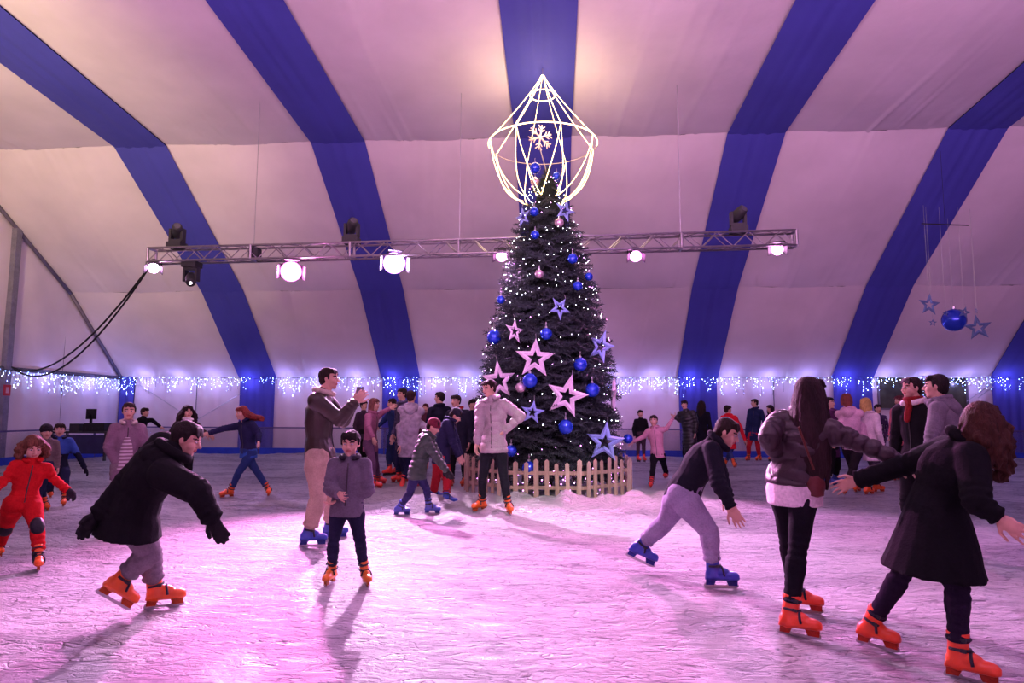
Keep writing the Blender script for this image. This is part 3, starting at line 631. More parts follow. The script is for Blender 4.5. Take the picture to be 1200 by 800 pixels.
    if hair in ('long', 'curly', 'bob'):
        n = {'long': 46, 'curly': 64, 'bob': 40}[hair]; rr = random.Random(int(H*1000)+int(Hd[0]*77))
        bk = face_dir(mid, look+180); rt = face_dir(mid, 90)
        for k in range(n):
            a = math.radians(-112+224*(k+.5)/n); rad = (.33+big)*hh*rr.uniform(.8, 1.0)
            st = Hd-hf*math.cos(a)*(rad*1.05)+hs*math.sin(a)*rad-hf*.08*hh+hu*rr.uniform(-.1, .25)*hh
            Ln = hairlen*rr.uniform(.75, 1.1)*(1 if abs(a) < 1.6 else .85); out = nz(-hf*math.cos(a)*.6+hs*math.sin(a)); pts = []; R = []
            for q in range(7):
                s01 = q/6; wob = .0
                cu = np.array([math.sin(q*2.1+k), math.cos(q*1.7+k*2), 0])*(.028 if hair == 'curly' else .006)*s01**.5
                fall = -UP*Ln*s01
                drift = (rt*hairdir[0]+UP*hairdir[1])*Ln*s01**1.6
                pts.append(st+fall+drift+cu+out*(.075 if hair == 'curly' else .03)*hairw*math.sin(PI*min(1, s01*.8))*(1 if hair != 'bob' else .3)); R.append((.022 if lod < 2 else .03)*(1-.55*s01)*(1.1 if hair == 'curly' else 1))
            h.tube(pts, R, 7)
    if hair is not None: obj_q('hair', h, .009 if lod == 0 else (.012 if lod == 1 else .018), hm, root, post=lambda me, sd=len(QUEUE): fgrain(me, [(Nk, Hd, 0)], 'cloth', .003, seed=sd))
    if hat:
        g = Soup(); g.ell(Hd-hf*.06*hh+hu*.22*hh, (hs*.40*hh, hf*.45*hh, hu*.38*hh), 16, 10); g.loft([Hd-hf*.05*hh+hu*.10*hh, Hd-hf*.05*hh+hu*.24*hh], [hs*.41*hh]*2, [hf*.46*hh]*2, 16)
        obj_q('knitted_hat', g, .011 if lod < 2 else .018, fabric(hat, .95, 40, .6), root)
    P.update(Hd=Hd, Nk=Nk, Pv=Pv, WL=WL, WR=WR, EL=EL, ER=ER, SL=SL, SR=SR, f=f, l=l, u=u, fc=fc, lc=lc, H=H, hf=hf, hh=hh, hu=hu, KL=KL, KR=KR, cvox=cvox)
    return P
OR = (.90, .13, .015); RD = (.80, .05, .03); BL = (.03, .07, .42)
NAVY = (.018, .022, .06); JEAN = (.03, .05, .13); BLK = (.010, .010, .012)
# ---- foreground skaters
teen = fig('bending teenage skater in a black padded jacket, grey trousers and orange skates at the left', 1.66, (186, 712), (117, 727, .03, .65), (155, 598), (197, 531, -1), (219, 515, 0),
    LA=((150, 565, 1), (118, 600, 0)), RA=((231, 575, -1), (247, 605, 0)), face=92, look=72, tilt=.35, lod=0, top=BLK, bottom=(.20, .18, .20), legw=1.25, hem=.10, flare=1.22, th=.044, style='cloth', hood=True, boots=OR, hairc=(.015, .01, .01), glove=(.01, .01, .012), armfat=1.25, ext=(.995, .985), fat=1.12)
s = Soup(); c0 = teen['Pv']-teen['f']*.20-UP*.0
base = at(132, 594, depth_of(teen['Pv']))
s.capsule(base+UP*.10+teen['f']*.1, base, .05, .045, 10)
for k in range(6): s.capsule(base+teen['f']*(-.02+.02*k)-UP*.02, base+teen['f']*(-.13+.035*k)-UP*(.08+.012*k), .009, .006, 6)
queue('scarf_fringe', s, .008, fabric((.02, .018, .02), .95, 40, .5), teen['root'])
fig('small girl in a red tracksuit with black knee pads', 1.24, (45, 667), (-3, 652), (27, 588), (38, 545, 0), (39, 525, -1), LA=((62, 560, 0), (78, 573, -1)), RA=((8, 560, 0), (-8, 574, -1)), face=5, look=12, tilt=.3, lod=0,
    top=(.50, .012, .015), bottom=(.50, .012, .015), hair='curly', hairc=(.14, .05, .03), hairlen=.10, kneecap=(.012, .012, .02), glove=(.02, .02, .03), boots=OR, th=.012, hem=.05, legw=1.25, hairw=.6)
fig('small boy in a blue and black jacket skating behind the girl in red', 1.22, (75, 593), (58, 588, .06), (69, 549), (70, 514, 0), (70, 504, 0), LA=((90, 531, 0), (99, 547, 0)), RA=((53, 528, 0), (45, 543, 0)), face=0, top=(.012, .014, .03), sleeve=(.03, .08, .35), bottom=NAVY, hood=False, boots=OR, glove=(.01, .01, .02), th=.02, hem=.06, legw=1.1)
fig('dark-hatted child half hidden behind the girl in red', 1.12, (42, 600), (53, 598), face=10, top=(.16, .12, .12), bottom=NAVY, hat=(.015, .013, .02), boots=OR, lod=1)
lil = fig('woman in a lilac cardigan over a striped jumper', 1.54, (151, 609), (141, 609), (146, 545), (150, 498, 0), (151, 482, 0), LA=((171, 522, 0), (163, 540, -1)), RA=((126, 524, 0), (137, 545, -1)), face=5, look=0, top=(.24, .16, .21), style='cloth', bottom=(.25, .2, .22), hairc=(.03, .016, .012), hair='bun', lod=1, th=.016, hem=.12, collar=(.6, .5, .45), boots=OR, fat=.98)
s = Soup(); P = lil
for q in np.linspace(.05, .85, 7): pass
s.loft([P['Pv']+P['u']*a*.455 + P['fc']*b for a, b in ((-.12, .092), (.2, .080), (.5, .088), (.8, .074))], [P['lc']*w for w in (.10, .085, .07, .04)], [P['fc']*.045]*4, 14)
queue('striped_jumper', s, .012, stripes((.62, .55, .58), (.25, .16, .2), .045), lil['root'])
fig('person in black leaning over, far back left by the barrier', 1.5, (168, 549), (160, 549), (164, 513), (168, 490, 0), (170, 483, 0), LA=((178, 492, 0), (187, 499, 0)), face=60, top=BLK, bottom=BLK, lod=2, hem=.1)
fig('girl with long dark curls and a white scarf, behind the bending teenager', 1.62, (218, 576), (207, 576), (214, 531), (220, 496, 0), (220, 483, 0), LA=((233, 503, 0), (242, 508, 0)), RA=((200, 508, 0), (186, 516, -1)), face=20, top=(.03, .022, .025), bottom=BLK, hair='curly', hairc=(.016, .008, .008), hairlen=.24, scarf=(.8, .72, .75), boots=OR)
bg = fig('girl in a dark blue jacket and jeans with red hair streaming right', 1.50, (268, 583), (315, 581), (291, 530), (288, 495, 0), (283, 484, 0), RA=((262, 502, 0), (246, 507, 0)), LA=((303, 508, 0), (303, 517, -1)), face=-50, look=-60, tilt=.1, top=(.022, .022, .07), bottom=(.025, .05, .17), hair='long', hairc=(.20, .03, .025), hairlen=.26, hairdir=(.95, .55), boots=OR, th=.014, hem=.06, hem2=(.03, .10, .40), toe=(-60, -5))
man = fig('tall man in a brown leather jacket and khaki trousers taking a picture with a phone', 1.81, (388, 631), (362, 640), (375, 533), (377, 463, 0), (386, 444, 0), LA=((402, 494, 1), (415, 471, 0)), RA=((398, 492, -1), (415, 472, 0)), face=75, look=72, lod=0, top=(.030, .020, .014), style='leather', bottom=(.42, .32, .24), boots=BL, hairc=(.022, .012, .01), collar=(.62, .52, .42), th=.022, hem=.02, legw=1.3, fat=1.08, curl=.8, armfat=1.15, toe=(85, 85))
s = Soup(); q = at(422, 457, depth_of((man['WL']+man['WR'])/2)-.08); s.box(q, (nz(man['f']-man['l']*.6)*.05, nz(man['l']+man['f']*.6)*.006, UP*.035)); ph = s.build('phone', fabric((.25, .25, .3), .3, metal=.5), origin=q); tag(ph, 'silver phone held up by the man in the leather jacket', 'phone')
s = Soup(); P = man; s.loft([P['Pv']-UP*.02, P['Pv']-UP*.10], [P['l']*.195, P['l']*.20], [P['f']*.155, P['f']*.16], 18); queue('shirt_hem', s, .012, fabric((.75, .66, .62), .9, 60, .2), man['root'])
boy = fig('small dark-haired boy in a grey duffel jacket and dark jeans facing the camera', 1.19, (428, 685), (388, 684), (407, 592), (410, 542, 0), (411, 520, 0), LA=((431, 575, -1), (399, 586, -1)), RA=((387, 573, -1), (396, 578, -1)), face=-10, look=-15, tilt=.1, lod=0, top=(.13, .115, .15), bottom=(.018, .018, .045), boots=(.80, .20, .02), hairc=(.012, .008, .008), collar=(.02, .02, .03), th=.020, hem=.07, armfat=1.1, flare=1.05, toe=(10, -20))
# ---- group left of the tree
fig('woman in a mauve jacket reaching her arm out, beside the man with the phone', 1.62, (444, 567), (438, 573), (434, 519), (437, 485, 0), (439, 474, 0), LA=((447, 484, 0), (456, 479, 0)), RA=((432, 500, -1), (437, 512, -1)), face=60, top=(.32, .12, .20), bottom=(.12, .06, .12), hair='bob', hairc=(.16, .06, .05), hairlen=.16, boots=RD, lod=1)
fig('person in grey-white patterned hooded jacket seen from behind', 1.76, (489, 573), (471, 573), (479, 525), (482, 479, 0), (482, 465, 0), face=170, look=160, LA=((498, 500, 0), (496, 520, 0)), RA=((468, 500, 0), (469, 520, 0)), topmat=fabric((.36, .32, .38), .85, 14, .3, .45), bottom=NAVY, boots=RD, hood=True, hairc=(.03, .012, .012), th=.022, hem=.09, lod=1)
fig('young man in a dark patterned top behind the patterned hooded jacket', 1.76, (474, 565), (467, 565), (472, 517), (472, 475, 0), (471, 462, 0), face=-60, topmat=fabric((.06, .05, .10), .8, 12, .3, .8), bottom=NAVY, boots=RD)
fig('person in navy with red skates in the gap left of the patterned jacket', 1.66, (465, 556), (456, 557), (461, 513), (460, 483, 0), (459, 473, 0), face=-70, RA=((450, 492, 0), (444, 499, 0)), top=(.02, .035, .12), bottom=(.02, .03, .09), boots=RD, lod=2)
fig('black-haired person at the very back between the man and the mauve jacket', 1.62, (427, 550), (422, 550), face=40, top=(.05, .03, .05), bottom=BLK, boots=RD, lod=2)
gp = fig('boy in a dark green padded jacket with burgundy hat stooping forward', 1.36, (504, 602), (468, 604, .0), (489, 553), (501, 512, 0), (508, 500, 0), LA=((512, 532, 1), (521, 548, 0)), RA=((510, 535, -1), (522, 550, 0)), face=78, look=75, tilt=.5, top=(.03, .055, .04), style='puffer', bottom=(.03, .03, .09), hat=(.16, .02, .04), boots=(.05, .08, .38), hood=True, th=.028, hem=.07, lod=0, glove=(.02, .02, .02))
fig('bending boy in a navy jacket, red trousers and blue skates', 1.55, (524, 592), (509, 586), (517, 535), (526, 493, 0), (534, 487, 0), LA=((534, 515, 0), (539, 531, 0)), RA=((531, 518, -1), (537, 533, 0)), face=82, look=82, tilt=.6, top=(.022, .022, .06), bottom=(.42, .02, .03), hat=(.02, .018, .035), boots=BL, th=.03, hem=.07, legw=1.2, lod=1)
fig('dark-haired young man in black behind the stooping children', 1.76, (520, 564), (512, 564), (516, 513), (515, 478, 0), (515, 466, 0), face=200, look=250, top=(.015, .015, .03), bottom=BLK, boots=OR, lod=1)
fig('young man in a dark jacket with a red collar and orange skates', 1.72, (545, 570), (529, 571), (538, 524), (537, 481, 0), (534, 470, 0), face=-20, look=-40, top=(.02, .02, .035), bottom=BLK, boots=OR, collar=(.45, .02, .02), th=.02, hem=.08, lod=1)
fig('dark-haired person half hidden between the red collar and the grey-jacketed woman', 1.62, (556, 560), (550, 560), face=20, top=(.02, .02, .04), bottom=BLK, lod=2)
fig('small far head between the patterned jacket and the young man in black', 1.55, (500, 551), (495, 551), face=0, top=(.1, .03, .05), bottom=BLK, lod=2, hairc=(.05, .01, .01))
wom = fig('woman in a grey puffer jacket and black jeans standing in front of the tree', 1.74, (596, 602), (564, 599), (579, 524), (577, 470, 0), (573, 455, 0), LA=((610, 488, 0), (592, 504, -1)), RA=((562, 495, -1), (559, 517, 0)), face=-15, look=-55, tilt=.25, lod=0, top=(.38, .30, .33), style='puffer', bottom=(.014, .014, .02), boots=OR, hairc=(.03, .014, .012), hair='bun', th=.026, hem=.04, toe=(10, -45), hood=None, legw=.95)
# ---- right half
fig('child in black with red skates, far back right of the tree', 1.42, (755, 541), (748, 541), face=20, top=BLK, bottom=(.05, .03, .04), boots=RD, lod=2)
fig('girl in a pink and tan jacket raising her hand, right of the tree', 1.34, (781, 566, .10), (763, 572), (771, 533), (768, 505, 0), (766, 493, 0), LA=((781, 502, 0), (788, 491, 0)), RA=((755, 511, 0), (743, 517, 0)), face=-10, look=-10, top=(.52, .25, .30), bottom=BLK, boots=RD, hairc=(.02, .012, .01), th=.016, hem=.04)
fig('person in a long black padded coat by the right curtain', 1.68, (811, 547), (803, 547), (808, 513), (805, 485, 0), (802, 474, 0), RA=((797, 492, 0), (792, 489, 0)), face=-20, top=BLK, style='puffer', bottom=BLK, hem=.24, th=.03, boots=OR, lod=2)
fig('long-haired person in black beside the long padded coat', 1.68, (828, 545), (820, 545), face=150, top=(.012, .012, .02), bottom=BLK, hair='long', hairlen=.3, boots=OR, lod=2, hem=.2)
blur = fig('skater leaning far forward in a black top, lilac-grey trousers and blue skates', 1.72, (744, 668, .03, .35), (840, 688), (800, 578), (838, 520, -1), (852, 507, 0), LA=((846, 556, 1), (853, 580, 0)), RA=((842, 566, -1), (856, 592, 0)), face=88, look=80, tilt=.45, lod=0, top=(.014, .014, .022), bottom=(.30, .26, .38), boots=(.03, .05, .42), legw=1.2, th=.02, hem=.055, fat=1.05, ext=(.99, .95))
fig('child in a bright red jacket near the back wall', 1.52, (861, 548), (850, 546), (855, 519), (854, 489, 0), (853, 480, 0), RA=((868, 502, 0), (873, 515, 0)), face=170, look=120, top=(.75, .02, .04), bottom=(.04, .06, .2), boots=OR, hood=True, th=.02, lod=1)
fig('young man in a navy jacket and red trousers near the back wall', 1.76, (890, 540), (877, 540), (884, 509), (886, 482, 0), (884, 472, 0), RA=((876, 500, 0), (874, 513, 0)), face=-30, look=-70, top=(.02, .03, .09), bottom=(.45, .02, .03), boots=OR, lod=1, glove=(.02, .03, .06))
fig('dark-haired person bending in black right of the red trousers', 1.6, (913, 540), (905, 540), (909, 511), (905, 487, 0), (902, 479, 0), face=-50, top=BLK, bottom=BLK, hair='long', hairlen=.2, hairc=(.02, .01, .015), lod=2)
fig('person with blue skates hidden behind the pink hoodie', 1.64, (980, 566), (971, 569), (975, 525), (975, 484, 0), (972, 472, 0), face=70, top=(.10, .03, .10), bottom=BLK, boots=BL, legw=1.1, lod=1)
fig('girl in a pale pink hooded top with auburn hair seen from behind', 1.68, (1004, 577), (990, 580), (999, 523), (995, 482, 0), (992, 469, 0), LA=((1010, 499, 0), (1014, 515, 0)), RA=((981, 497, 0), (984, 512, 1)), face=165, look=175, top=(.62, .38, .50), bottom=(.02, .015, .02), boots=OR, hood=True, hair='bob', hairlen=.12, hairc=(.22, .06, .05), hem=.03, th=.016, lod=1)
fig('blonde child in a long white coat with orange skates', 1.56, (1028, 577), (1017, 580), (1022, 527), (1017, 487, 0), (1014, 474, 0), face=140, look=200, LA=((1030, 500, 0), (1024, 514, -1)), top=(.72, .60, .66), bottom=(.05, .04, .06), boots=OR, hair='bob', hairlen=.14, hairc=(.55, .36, .12), hem=.12, flare=1.15, th=.016, lod=1)
sq = fig('dark-haired girl in a sequinned dark jacket', 1.58, (1036, 550), (1029, 550), face=30, topmat=fabric((.08, .05, .12), .3, 9, .3, .9, metal=.6), bottom=(.10, .06, .12), boots=OR, lod=2)
s = Soup()
for k in range(60):
    a = random.uniform(0, 2*PI); hgt = random.uniform(-.05, .42); c = sq['Pv']+UP*hgt+sq['f']*math.cos(a)*.15+sq['l']*math.sin(a)*.19; s.ell(c, (sq['l']*.014, sq['f']*.014, UP*.014), 6, 4)
s.build('sequins', fabric((.9, .85, 1.), .12, metal=1.0), sq['root'], kind='stuff')
fig('girl in a pink coat beside the two tall young men', 1.63, (1059, 563), (1052, 563), (1056, 515), (1057, 481, 0), (1054, 470, 0), face=-30, look=-50, top=(.60, .14, .20), bottom=BLK, boots=OR, hair='bob', hairlen=.12, hairc=(.14, .03, .04), hem=.07, th=.022, lod=1)
fig('tall young man with a red scarf and a black white-collared jacket', 1.76, (1082, 640), (1069, 640), (1077, 538), (1072, 474, 0), (1068, 455, 0), face=-35, look=-55, top=BLK, bottom=BLK, collar=(.7, .62, .6), scarf=(.20, .012, .012), boots=OR, hairc=(.02, .01, .01), th=.022, lod=0)
fig('tall young man in a grey hooded sweatshirt', 1.76, (1120, 655), (1106, 655), (1110, 542), (1102, 472, 0), (1096, 453, 0), face=-100, look=-95, top=(.16, .14, .17), bottom=NAVY, hood=True, boots=OR, hairc=(.014, .01, .01), th=.02, lod=0, LA=((1092, 512, -1), (1088, 535, 0)))
g30 = fig('long-haired skater in a shiny brown padded jacket over a white shirt, black leggings', 1.60, (936, 716), (930, 745), (930, 561), (945, 490, 0), (950, 463, 0), LA=((901, 512, -1), (914, 538, 1)), RA=((1000, 515, 0), (1046, 536, 1)), face=150, look=150, twist=10, lod=0, top=(.026, .011, .018), style='puffer', bottom=(.010, .009, .014), boots=(.90, .07, .02), hair='long', hairc=(.022, .010, .012), hairlen=.62, hairw=1.6, th=.026, hem=.02, legw=1.0, toe=(85, 80), pole=80, hands=(0, 1), fat=1.05, ext=(.985, .96))
s = Soup(); P = g30; s.loft([P['Pv']+UP*.03, P['Pv']-UP*.01, P['Pv']-UP*.06, P['Pv']-UP*.17], [P['l']*.150, P['l']*.176, P['l']*.190, P['l']*.185], [P['f']*.115, P['f']*.138, P['f']*.152, P['f']*.15], 20); queue('shirt_hem', s, .010, fabric((.78, .66, .72), .9, 50, .2), P['root'], post=lambda me: fgrain(me, [(P['Pv'], P['Nk'], 0)], 'cloth', .006, seed=4))
bag = at(956, 568, depth_of(g30['Pv'])-.16)
s = Soup(); s.ell(bag, (CR*.065, CF*.04, UP*.085), 14, 8); s.loft([bag-UP*.07, bag+UP*.06], [CR*.055, CR*.05], [CF*.035, CF*.03], 12)
hb = empty('handbag', bag, 'small reddish-brown shoulder bag on the long-haired skater', 'bag')
queue('bag_body', s, .010, fabric((.10, .02, .02), .4, 30, .2), hb)
s = Soup(); top_ = at(936, 500, depth_of(g30['Pv'])-.24); s.tube([bag+UP*.07, (bag+top_)/2+np.array([0, -.03, 0]), top_], .008, 6); s.build('strap', fabric((.12, .03, .02), .4), hb)
g39 = fig('girl in a flared black coat with long curly hair at the right edge', 1.56, (1022, 757), (1130, 797), (1098, 598), (1128, 520, 0), (1152, 497, 0), LA=((1062, 545, 1), (1008, 562, 0)), RA=((1144, 588, -1), (1166, 603, 0)), face=80, look=165, twist=25, lod=0, top=(.008, .008, .010), bottom=(.020, .014, .030), boots=(.90, .08, .02), hair='curly', hairc=(.045, .016, .010), hairlen=.30, hairdir=(.02, 0), th=.034, hem=.22, flare=1.65, legw=1.0, toe=(68, 75), hairw=.5, fat=1.1, curl=.3, ext=(.98, .96))
flush()
# ============================================================ Christmas tree
LEAF = fabric((.040, .052, .055), .55, 12, .1, .5, spec=.4)
TH = 6.15
def tree_r(z): return float(np.interp(z, [0, .4, 1.15, 1.95, 2.75, 3.4, 4.02, 4.66, 5.3, 5.8, 6.2], [1.2, 1.34, 1.32, 1.26, 1.12, .98, .84, .68, .48, .26, .06]))
tree = empty('christmas_tree', (TX, TY, 0), 'tall artificial Christmas tree hung with baubles, stars and lights, inside the picket fence', 'christmas tree')
def frond_template(seed):
    r = random.Random(seed); V = []; F = []
    def needle(p, d, side, L, wd=.009):
        i = len(V); V.extend([p-side*wd, p+side*wd, p+d*L+side*wd*.3]); F.append((i, i+1, i+2))
    def sprig(p0, d, L, step=.019):
        d = nz(d); n = int(L/step)
        a = nz(np.cross(d, [0, .2, 1])); b = np.cross(a, d)
        for i in range(n):
            p = p0+d*L*i/n; an = i*2.4+r.random(); rad = a*math.cos(an)+b*math.sin(an)
            nd = nz(rad+d*.9); needle(p, nd, nz(np.cross(nd, d)), r.uniform(.045, .068))
        i = len(V); V.extend([p0-a*.004, p0+a*.004, p0+d*L]); F.append((i, i+1, i+2))
        i = len(V); V.extend([p0-b*.004, p0+b*.004, p0+d*L]); F.append((i, i+1, i+2))
    sprig(np.array([0, 0, 0.]), np.array([1, 0, .06]), .44)
    for k in range(5):
        x = .06+.075*k
        for sg in (1, -1): sprig(np.array([x, 0, .004]), np.array([.8, sg*r.uniform(.6, .9), r.uniform(-.1, .3)]), .24-.032*k)
    return np.array(V), np.array(F)
TPL = [frond_template(i) for i in range(4)]
def rot_from(d, roll):
    d = nz(d); s_ = nz(np.cross(UP, d)); u_ = np.cross(d, s_); c, n = math.cos(roll), math.sin(roll); return np.stack([d, s_*c+u_*n, u_*c-s_*n], 1)
VV = []; FF = []; off = 0; rr = random.Random(3)
for ly in range(44):
    z = .36+(TH-.5)*(ly/43)**1.0; R = tree_r(z); n = max(5, int(2*PI*R/.235))
    for k in range(n):
        for dep_ in (0, 1):
            if dep_ and R < .3: continue
            a = 2*PI*(k+rr.random()*.8+ly*.37)/n; rout = R*rr.uniform(.92, 1.06)-(0 if dep_ == 0 else .22); out = np.array([math.cos(a), math.sin(a), 0])
            sc = min(1., .45+R*.6)*rr.uniform(.8, 1.1)
            d = nz(out+UP*rr.uniform(-.45, .15)+np.array([rr.uniform(-.3, .3), rr.uniform(-.3, .3), 0])); base = np.array([TX, TY, z+rr.uniform(-.14, .14)])+out*(rout-.36*sc)
            V, F_ = TPL[rr.randrange(4)]; M = rot_from(d, rr.uniform(-.6, .6)); VV.append(V*sc@M.T+base); FF.append(F_+off); off += len(V)
for k in range(14):
    V, F_ = TPL[k % 4]; d = nz(np.array([rr.uniform(-.5, .5), rr.uniform(-.5, .5), 1.])); VV.append(V*.45@rot_from(d, k).T+np.array([TX, TY, TH-.35+.02*k])); FF.append(F_+off); off += len(V)
VV = np.vstack(VV); FF = np.vstack(FF); me = bpy.data.meshes.new('foliage'); me.from_pydata(VV.tolist(), [], FF.tolist()); me.update()
fo = link('foliage', me, LEAF, tree, smooth=False); fo['kind'] = 'stuff'
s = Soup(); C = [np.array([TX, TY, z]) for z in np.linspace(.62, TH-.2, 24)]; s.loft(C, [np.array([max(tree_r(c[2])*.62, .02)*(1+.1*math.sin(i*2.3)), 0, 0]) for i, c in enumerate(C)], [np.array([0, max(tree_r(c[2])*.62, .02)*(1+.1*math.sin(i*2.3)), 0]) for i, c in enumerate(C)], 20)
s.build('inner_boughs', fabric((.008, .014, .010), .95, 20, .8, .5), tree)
s = Soup(); s.tube([(TX, TY, 0), (TX, TY, TH)], [.09, .02], 10); s.build('trunk', fabric((.05, .03, .02), .9, 20, .5, .3), tree)
sW = Soup(); sC = Soup()
for i in range(430):
    t = i/430; turns = 11; z = .5+(TH-.75)*t**1.08; a = turns*2*PI*t+rr.uniform(-.02, .02); r = tree_r(z)*rr.uniform(.97, 1.06)+.01; z += .08*math.sin(a*4)+rr.uniform(-.05, .05)
    rb = rr.uniform(.004, .009)
    (sW if rr.random() < .75 else sC).ell((TX+r*math.cos(a), TY+r*math.sin(a), z), (np.array([rb, 0, 0]), np.array([0, rb, 0]), np.array([0, 0, rb])), 5, 4)
for i in range(130):
    z = rr.uniform(3.3, 5.7); a = rr.uniform(0, 2*PI); r = tree_r(z)*rr.uniform(.97, 1.05); rb = rr.uniform(.004, .009); sW.ell((TX+r*math.cos(a), TY+r*math.sin(a), z), (np.array([rb, 0, 0]), np.array([0, rb, 0]), np.array([0, 0, rb])), 5, 4)
for i in range(150):
    z = rr.uniform(.04, .5); a = rr.uniform(0, 2*PI); r = rr.uniform(1.2, 1.42); rb = rr.uniform(.007, .013); sC.ell((TX+r*math.cos(a), TY+r*math.sin(a), z), (np.array([rb, 0, 0]), np.array([0, rb, 0]), np.array([0, 0, rb])), 5, 4)
sW.build('white_fairy_lights', glow((.85, .9, 1.), 14), tree, kind='stuff'); sC.build('violet_fairy_lights', glow((.9, .30, 1.), 10), tree, kind='stuff')
# picket fence in an octagon round the tree
fence = empty('picket_fence', (TX, TY, 0), 'round fence of pale wooden pickets at the foot of the Christmas tree', 'fence')
WOOD = [fabric(c, .8, 14, .3, .3, stretch=(6, 6, .6)) for c in ((.50, .34, .26), (.42, .28, .22), (.58, .42, .33))]
FR = 1.53; NP = 58; corner = [np.array([TX+FR*1.04*math.cos(PI/8+k*PI/4-PI/2), TY+FR*1.04*math.sin(PI/8+k*PI/4-PI/2), 0]) for k in range(8)]
cache = {}
for k in range(8):
    a, b = corner[k], corner[(k+1) % 8]; d = nz(b-a); nn = np.array([-d[1], d[0], 0]); nn = nn if nn@(a-np.array([TX, TY, 0])) > 0 else -nn; L = np.linalg.norm(b-a)
    for zz in (.18, .42):
        s = Soup(); s.box((a+b)/2+UP*zz, (d*L/2, nn*.012, UP*.03)); s.build('rail', WOOD[1], fence)
    n = 7
    for i in range(n+1):
        if i == n: continue
        c = a+d*L*(i+.5)/n+nn*.022; hgt = random.choice([.60, .63, .67])+random.uniform(-.02, .02); wd = random.uniform(.034, .042)
        s = Soup(); tl = random.uniform(-.02, .02); P0 = c-d*wd; P1 = c+d*wd
        s.prism([P0, P1, P1+UP*(hgt-.03)+d*tl, c+UP*hgt+d*tl, P0+UP*(hgt-.03)+d*tl], nn*.018); s.build('picket', random.choice(WOOD), fence)
# ---- ornaments: positions read where each one hangs on the near side of the cone
def on_tree(px, py, out=.05):
    d = ray(px, py); best = None
    for t in np.linspace(9, 14.5, 700):
        p = CAM+d*t; r = math.hypot(p[0]-TX, p[1]-TY)
        if r < tree_r(p[2])+out: return p
    t0 = (np.array([TX, TY, 2.])-CAM)@d; return CAM+d*t0
def bauble(p, r, mat, label, group):
    if r < .2: r *= 1.28
    t = empty('bauble', p, label, 'bauble', group); s = Soup(); X = np.eye(3); s.ell(p, (X[0]*r, X[1]*r, X[2]*r), 24, 14); s.build('ball', mat, t, smooth=True)
    s = Soup(); s.tube([p+UP*r*.95, p+UP*r*1.18], r*.2, 10); s.build('cap', METAL, t); s = Soup(); s.tube([p+UP*r*1.15, p+UP*r*1.9], .004, 5); s.build('hook', METAL, t)
BLUEB = fabric((.02, .07, .75), .16, 6, .0, .05, metal=.55, spec=.6, coat=.6); SILB = fabric((.75, .55, .62), .2, 6, .0, .05, metal=.7, coat=.3)
bb = [(579, 395, .105, 'at the left edge of the tree, above the left star'), (640, 391, .085, 'above the big pink-white star'), (680, 427, .095, 'left of the tilted blue star on the right side'), (621, 446, .105, 'just below the big upper star'), (694, 457, .10, 'right of the big lower star'),
      (663, 500, .10, 'under the big lower star'), (620, 549, .10, 'hanging over the pickets'), (677, 335, .07, 'high on the right, uppermost of the two side by side'), (587, 351, .06, 'half sunk in the left edge'), (599, 528, .08, 'low, beside the standing woman'), (736, 514, .07, 'at the lower right edge'),
      (627, 197, .075, 'near the tip, left'), (652, 206, .06, 'near the tip, right'), (626, 248, .07, 'below the golden rope light'), (627, 275, .065, 'second below the golden rope light'), (671, 303, .075, 'right of the truss crossing'), (690, 324, .06, 'on the right edge below the truss')]
for x, y, r, lb in bb: p = on_tree(x, y, .06); bauble(p, r, BLUEB, 'shiny blue bauble '+lb, 'blue baubles on the tree')
for x, y, r, lb in [(610, 454, .07, 'beside the blue one under the big star'), (627, 213, .07, 'inside the rope-light frame'), (655, 261, .07, 'below the top right star'), (632, 321, .065, 'at the middle of the upper tree')]: bauble(on_tree(x, y, .06), r, SILB, 'pale pink bauble '+lb, 'pale baubles on the tree')
def star(p, R, rot, tiltv, mat, label, group, edge=0.0, name='star_ornament'):
    """five-pointed hollow star with raised ridges, one closed ring"""
    t = empty(name, p, label, 'star', group)
    n = face_dir(np.array(p), edge); n = nz(n+UP*tiltv); s_ = nz(np.cross(UP, n)); u_ = np.cross(n, s_)
    def ring(ro, ri): return [np.asarray(p)+(s_*math.sin(rot+k*PI/5)+u_*math.cos(rot+k*PI/5))*(ro if k % 2 == 0 else ri) for k in range(10)]
    O = ring(R, R*.42); I = ring(R*.40, R*.17); Mi = ring(R*.70, R*.30); th_ = n*R*.09
    V = O+[q+th_ for q in Mi]+I+[q-th_ for q in Mi]; Fc = []
    for k in range(10):
        k2 = (k+1) % 10
        for a in range(4): Fc.append((a*10+k, a*10+k2, ((a+1) % 4)*10+k2, ((a+1) % 4)*10+k))
    S_ = Soup(); S_.add(V, Fc); S_.build('star_frame', mat, t)
    S_ = Soup(); S_.tube([O[0], O[0]+UP*.08-n*.04], .004, 5); S_.build('hook', METAL, t)
PINKS = fabric((.80, .66, .74), .5, 60, .25, .12, spec=.5); BLUES = fabric((.28, .38, .72), .45, 60, .25, .2, spec=.5)
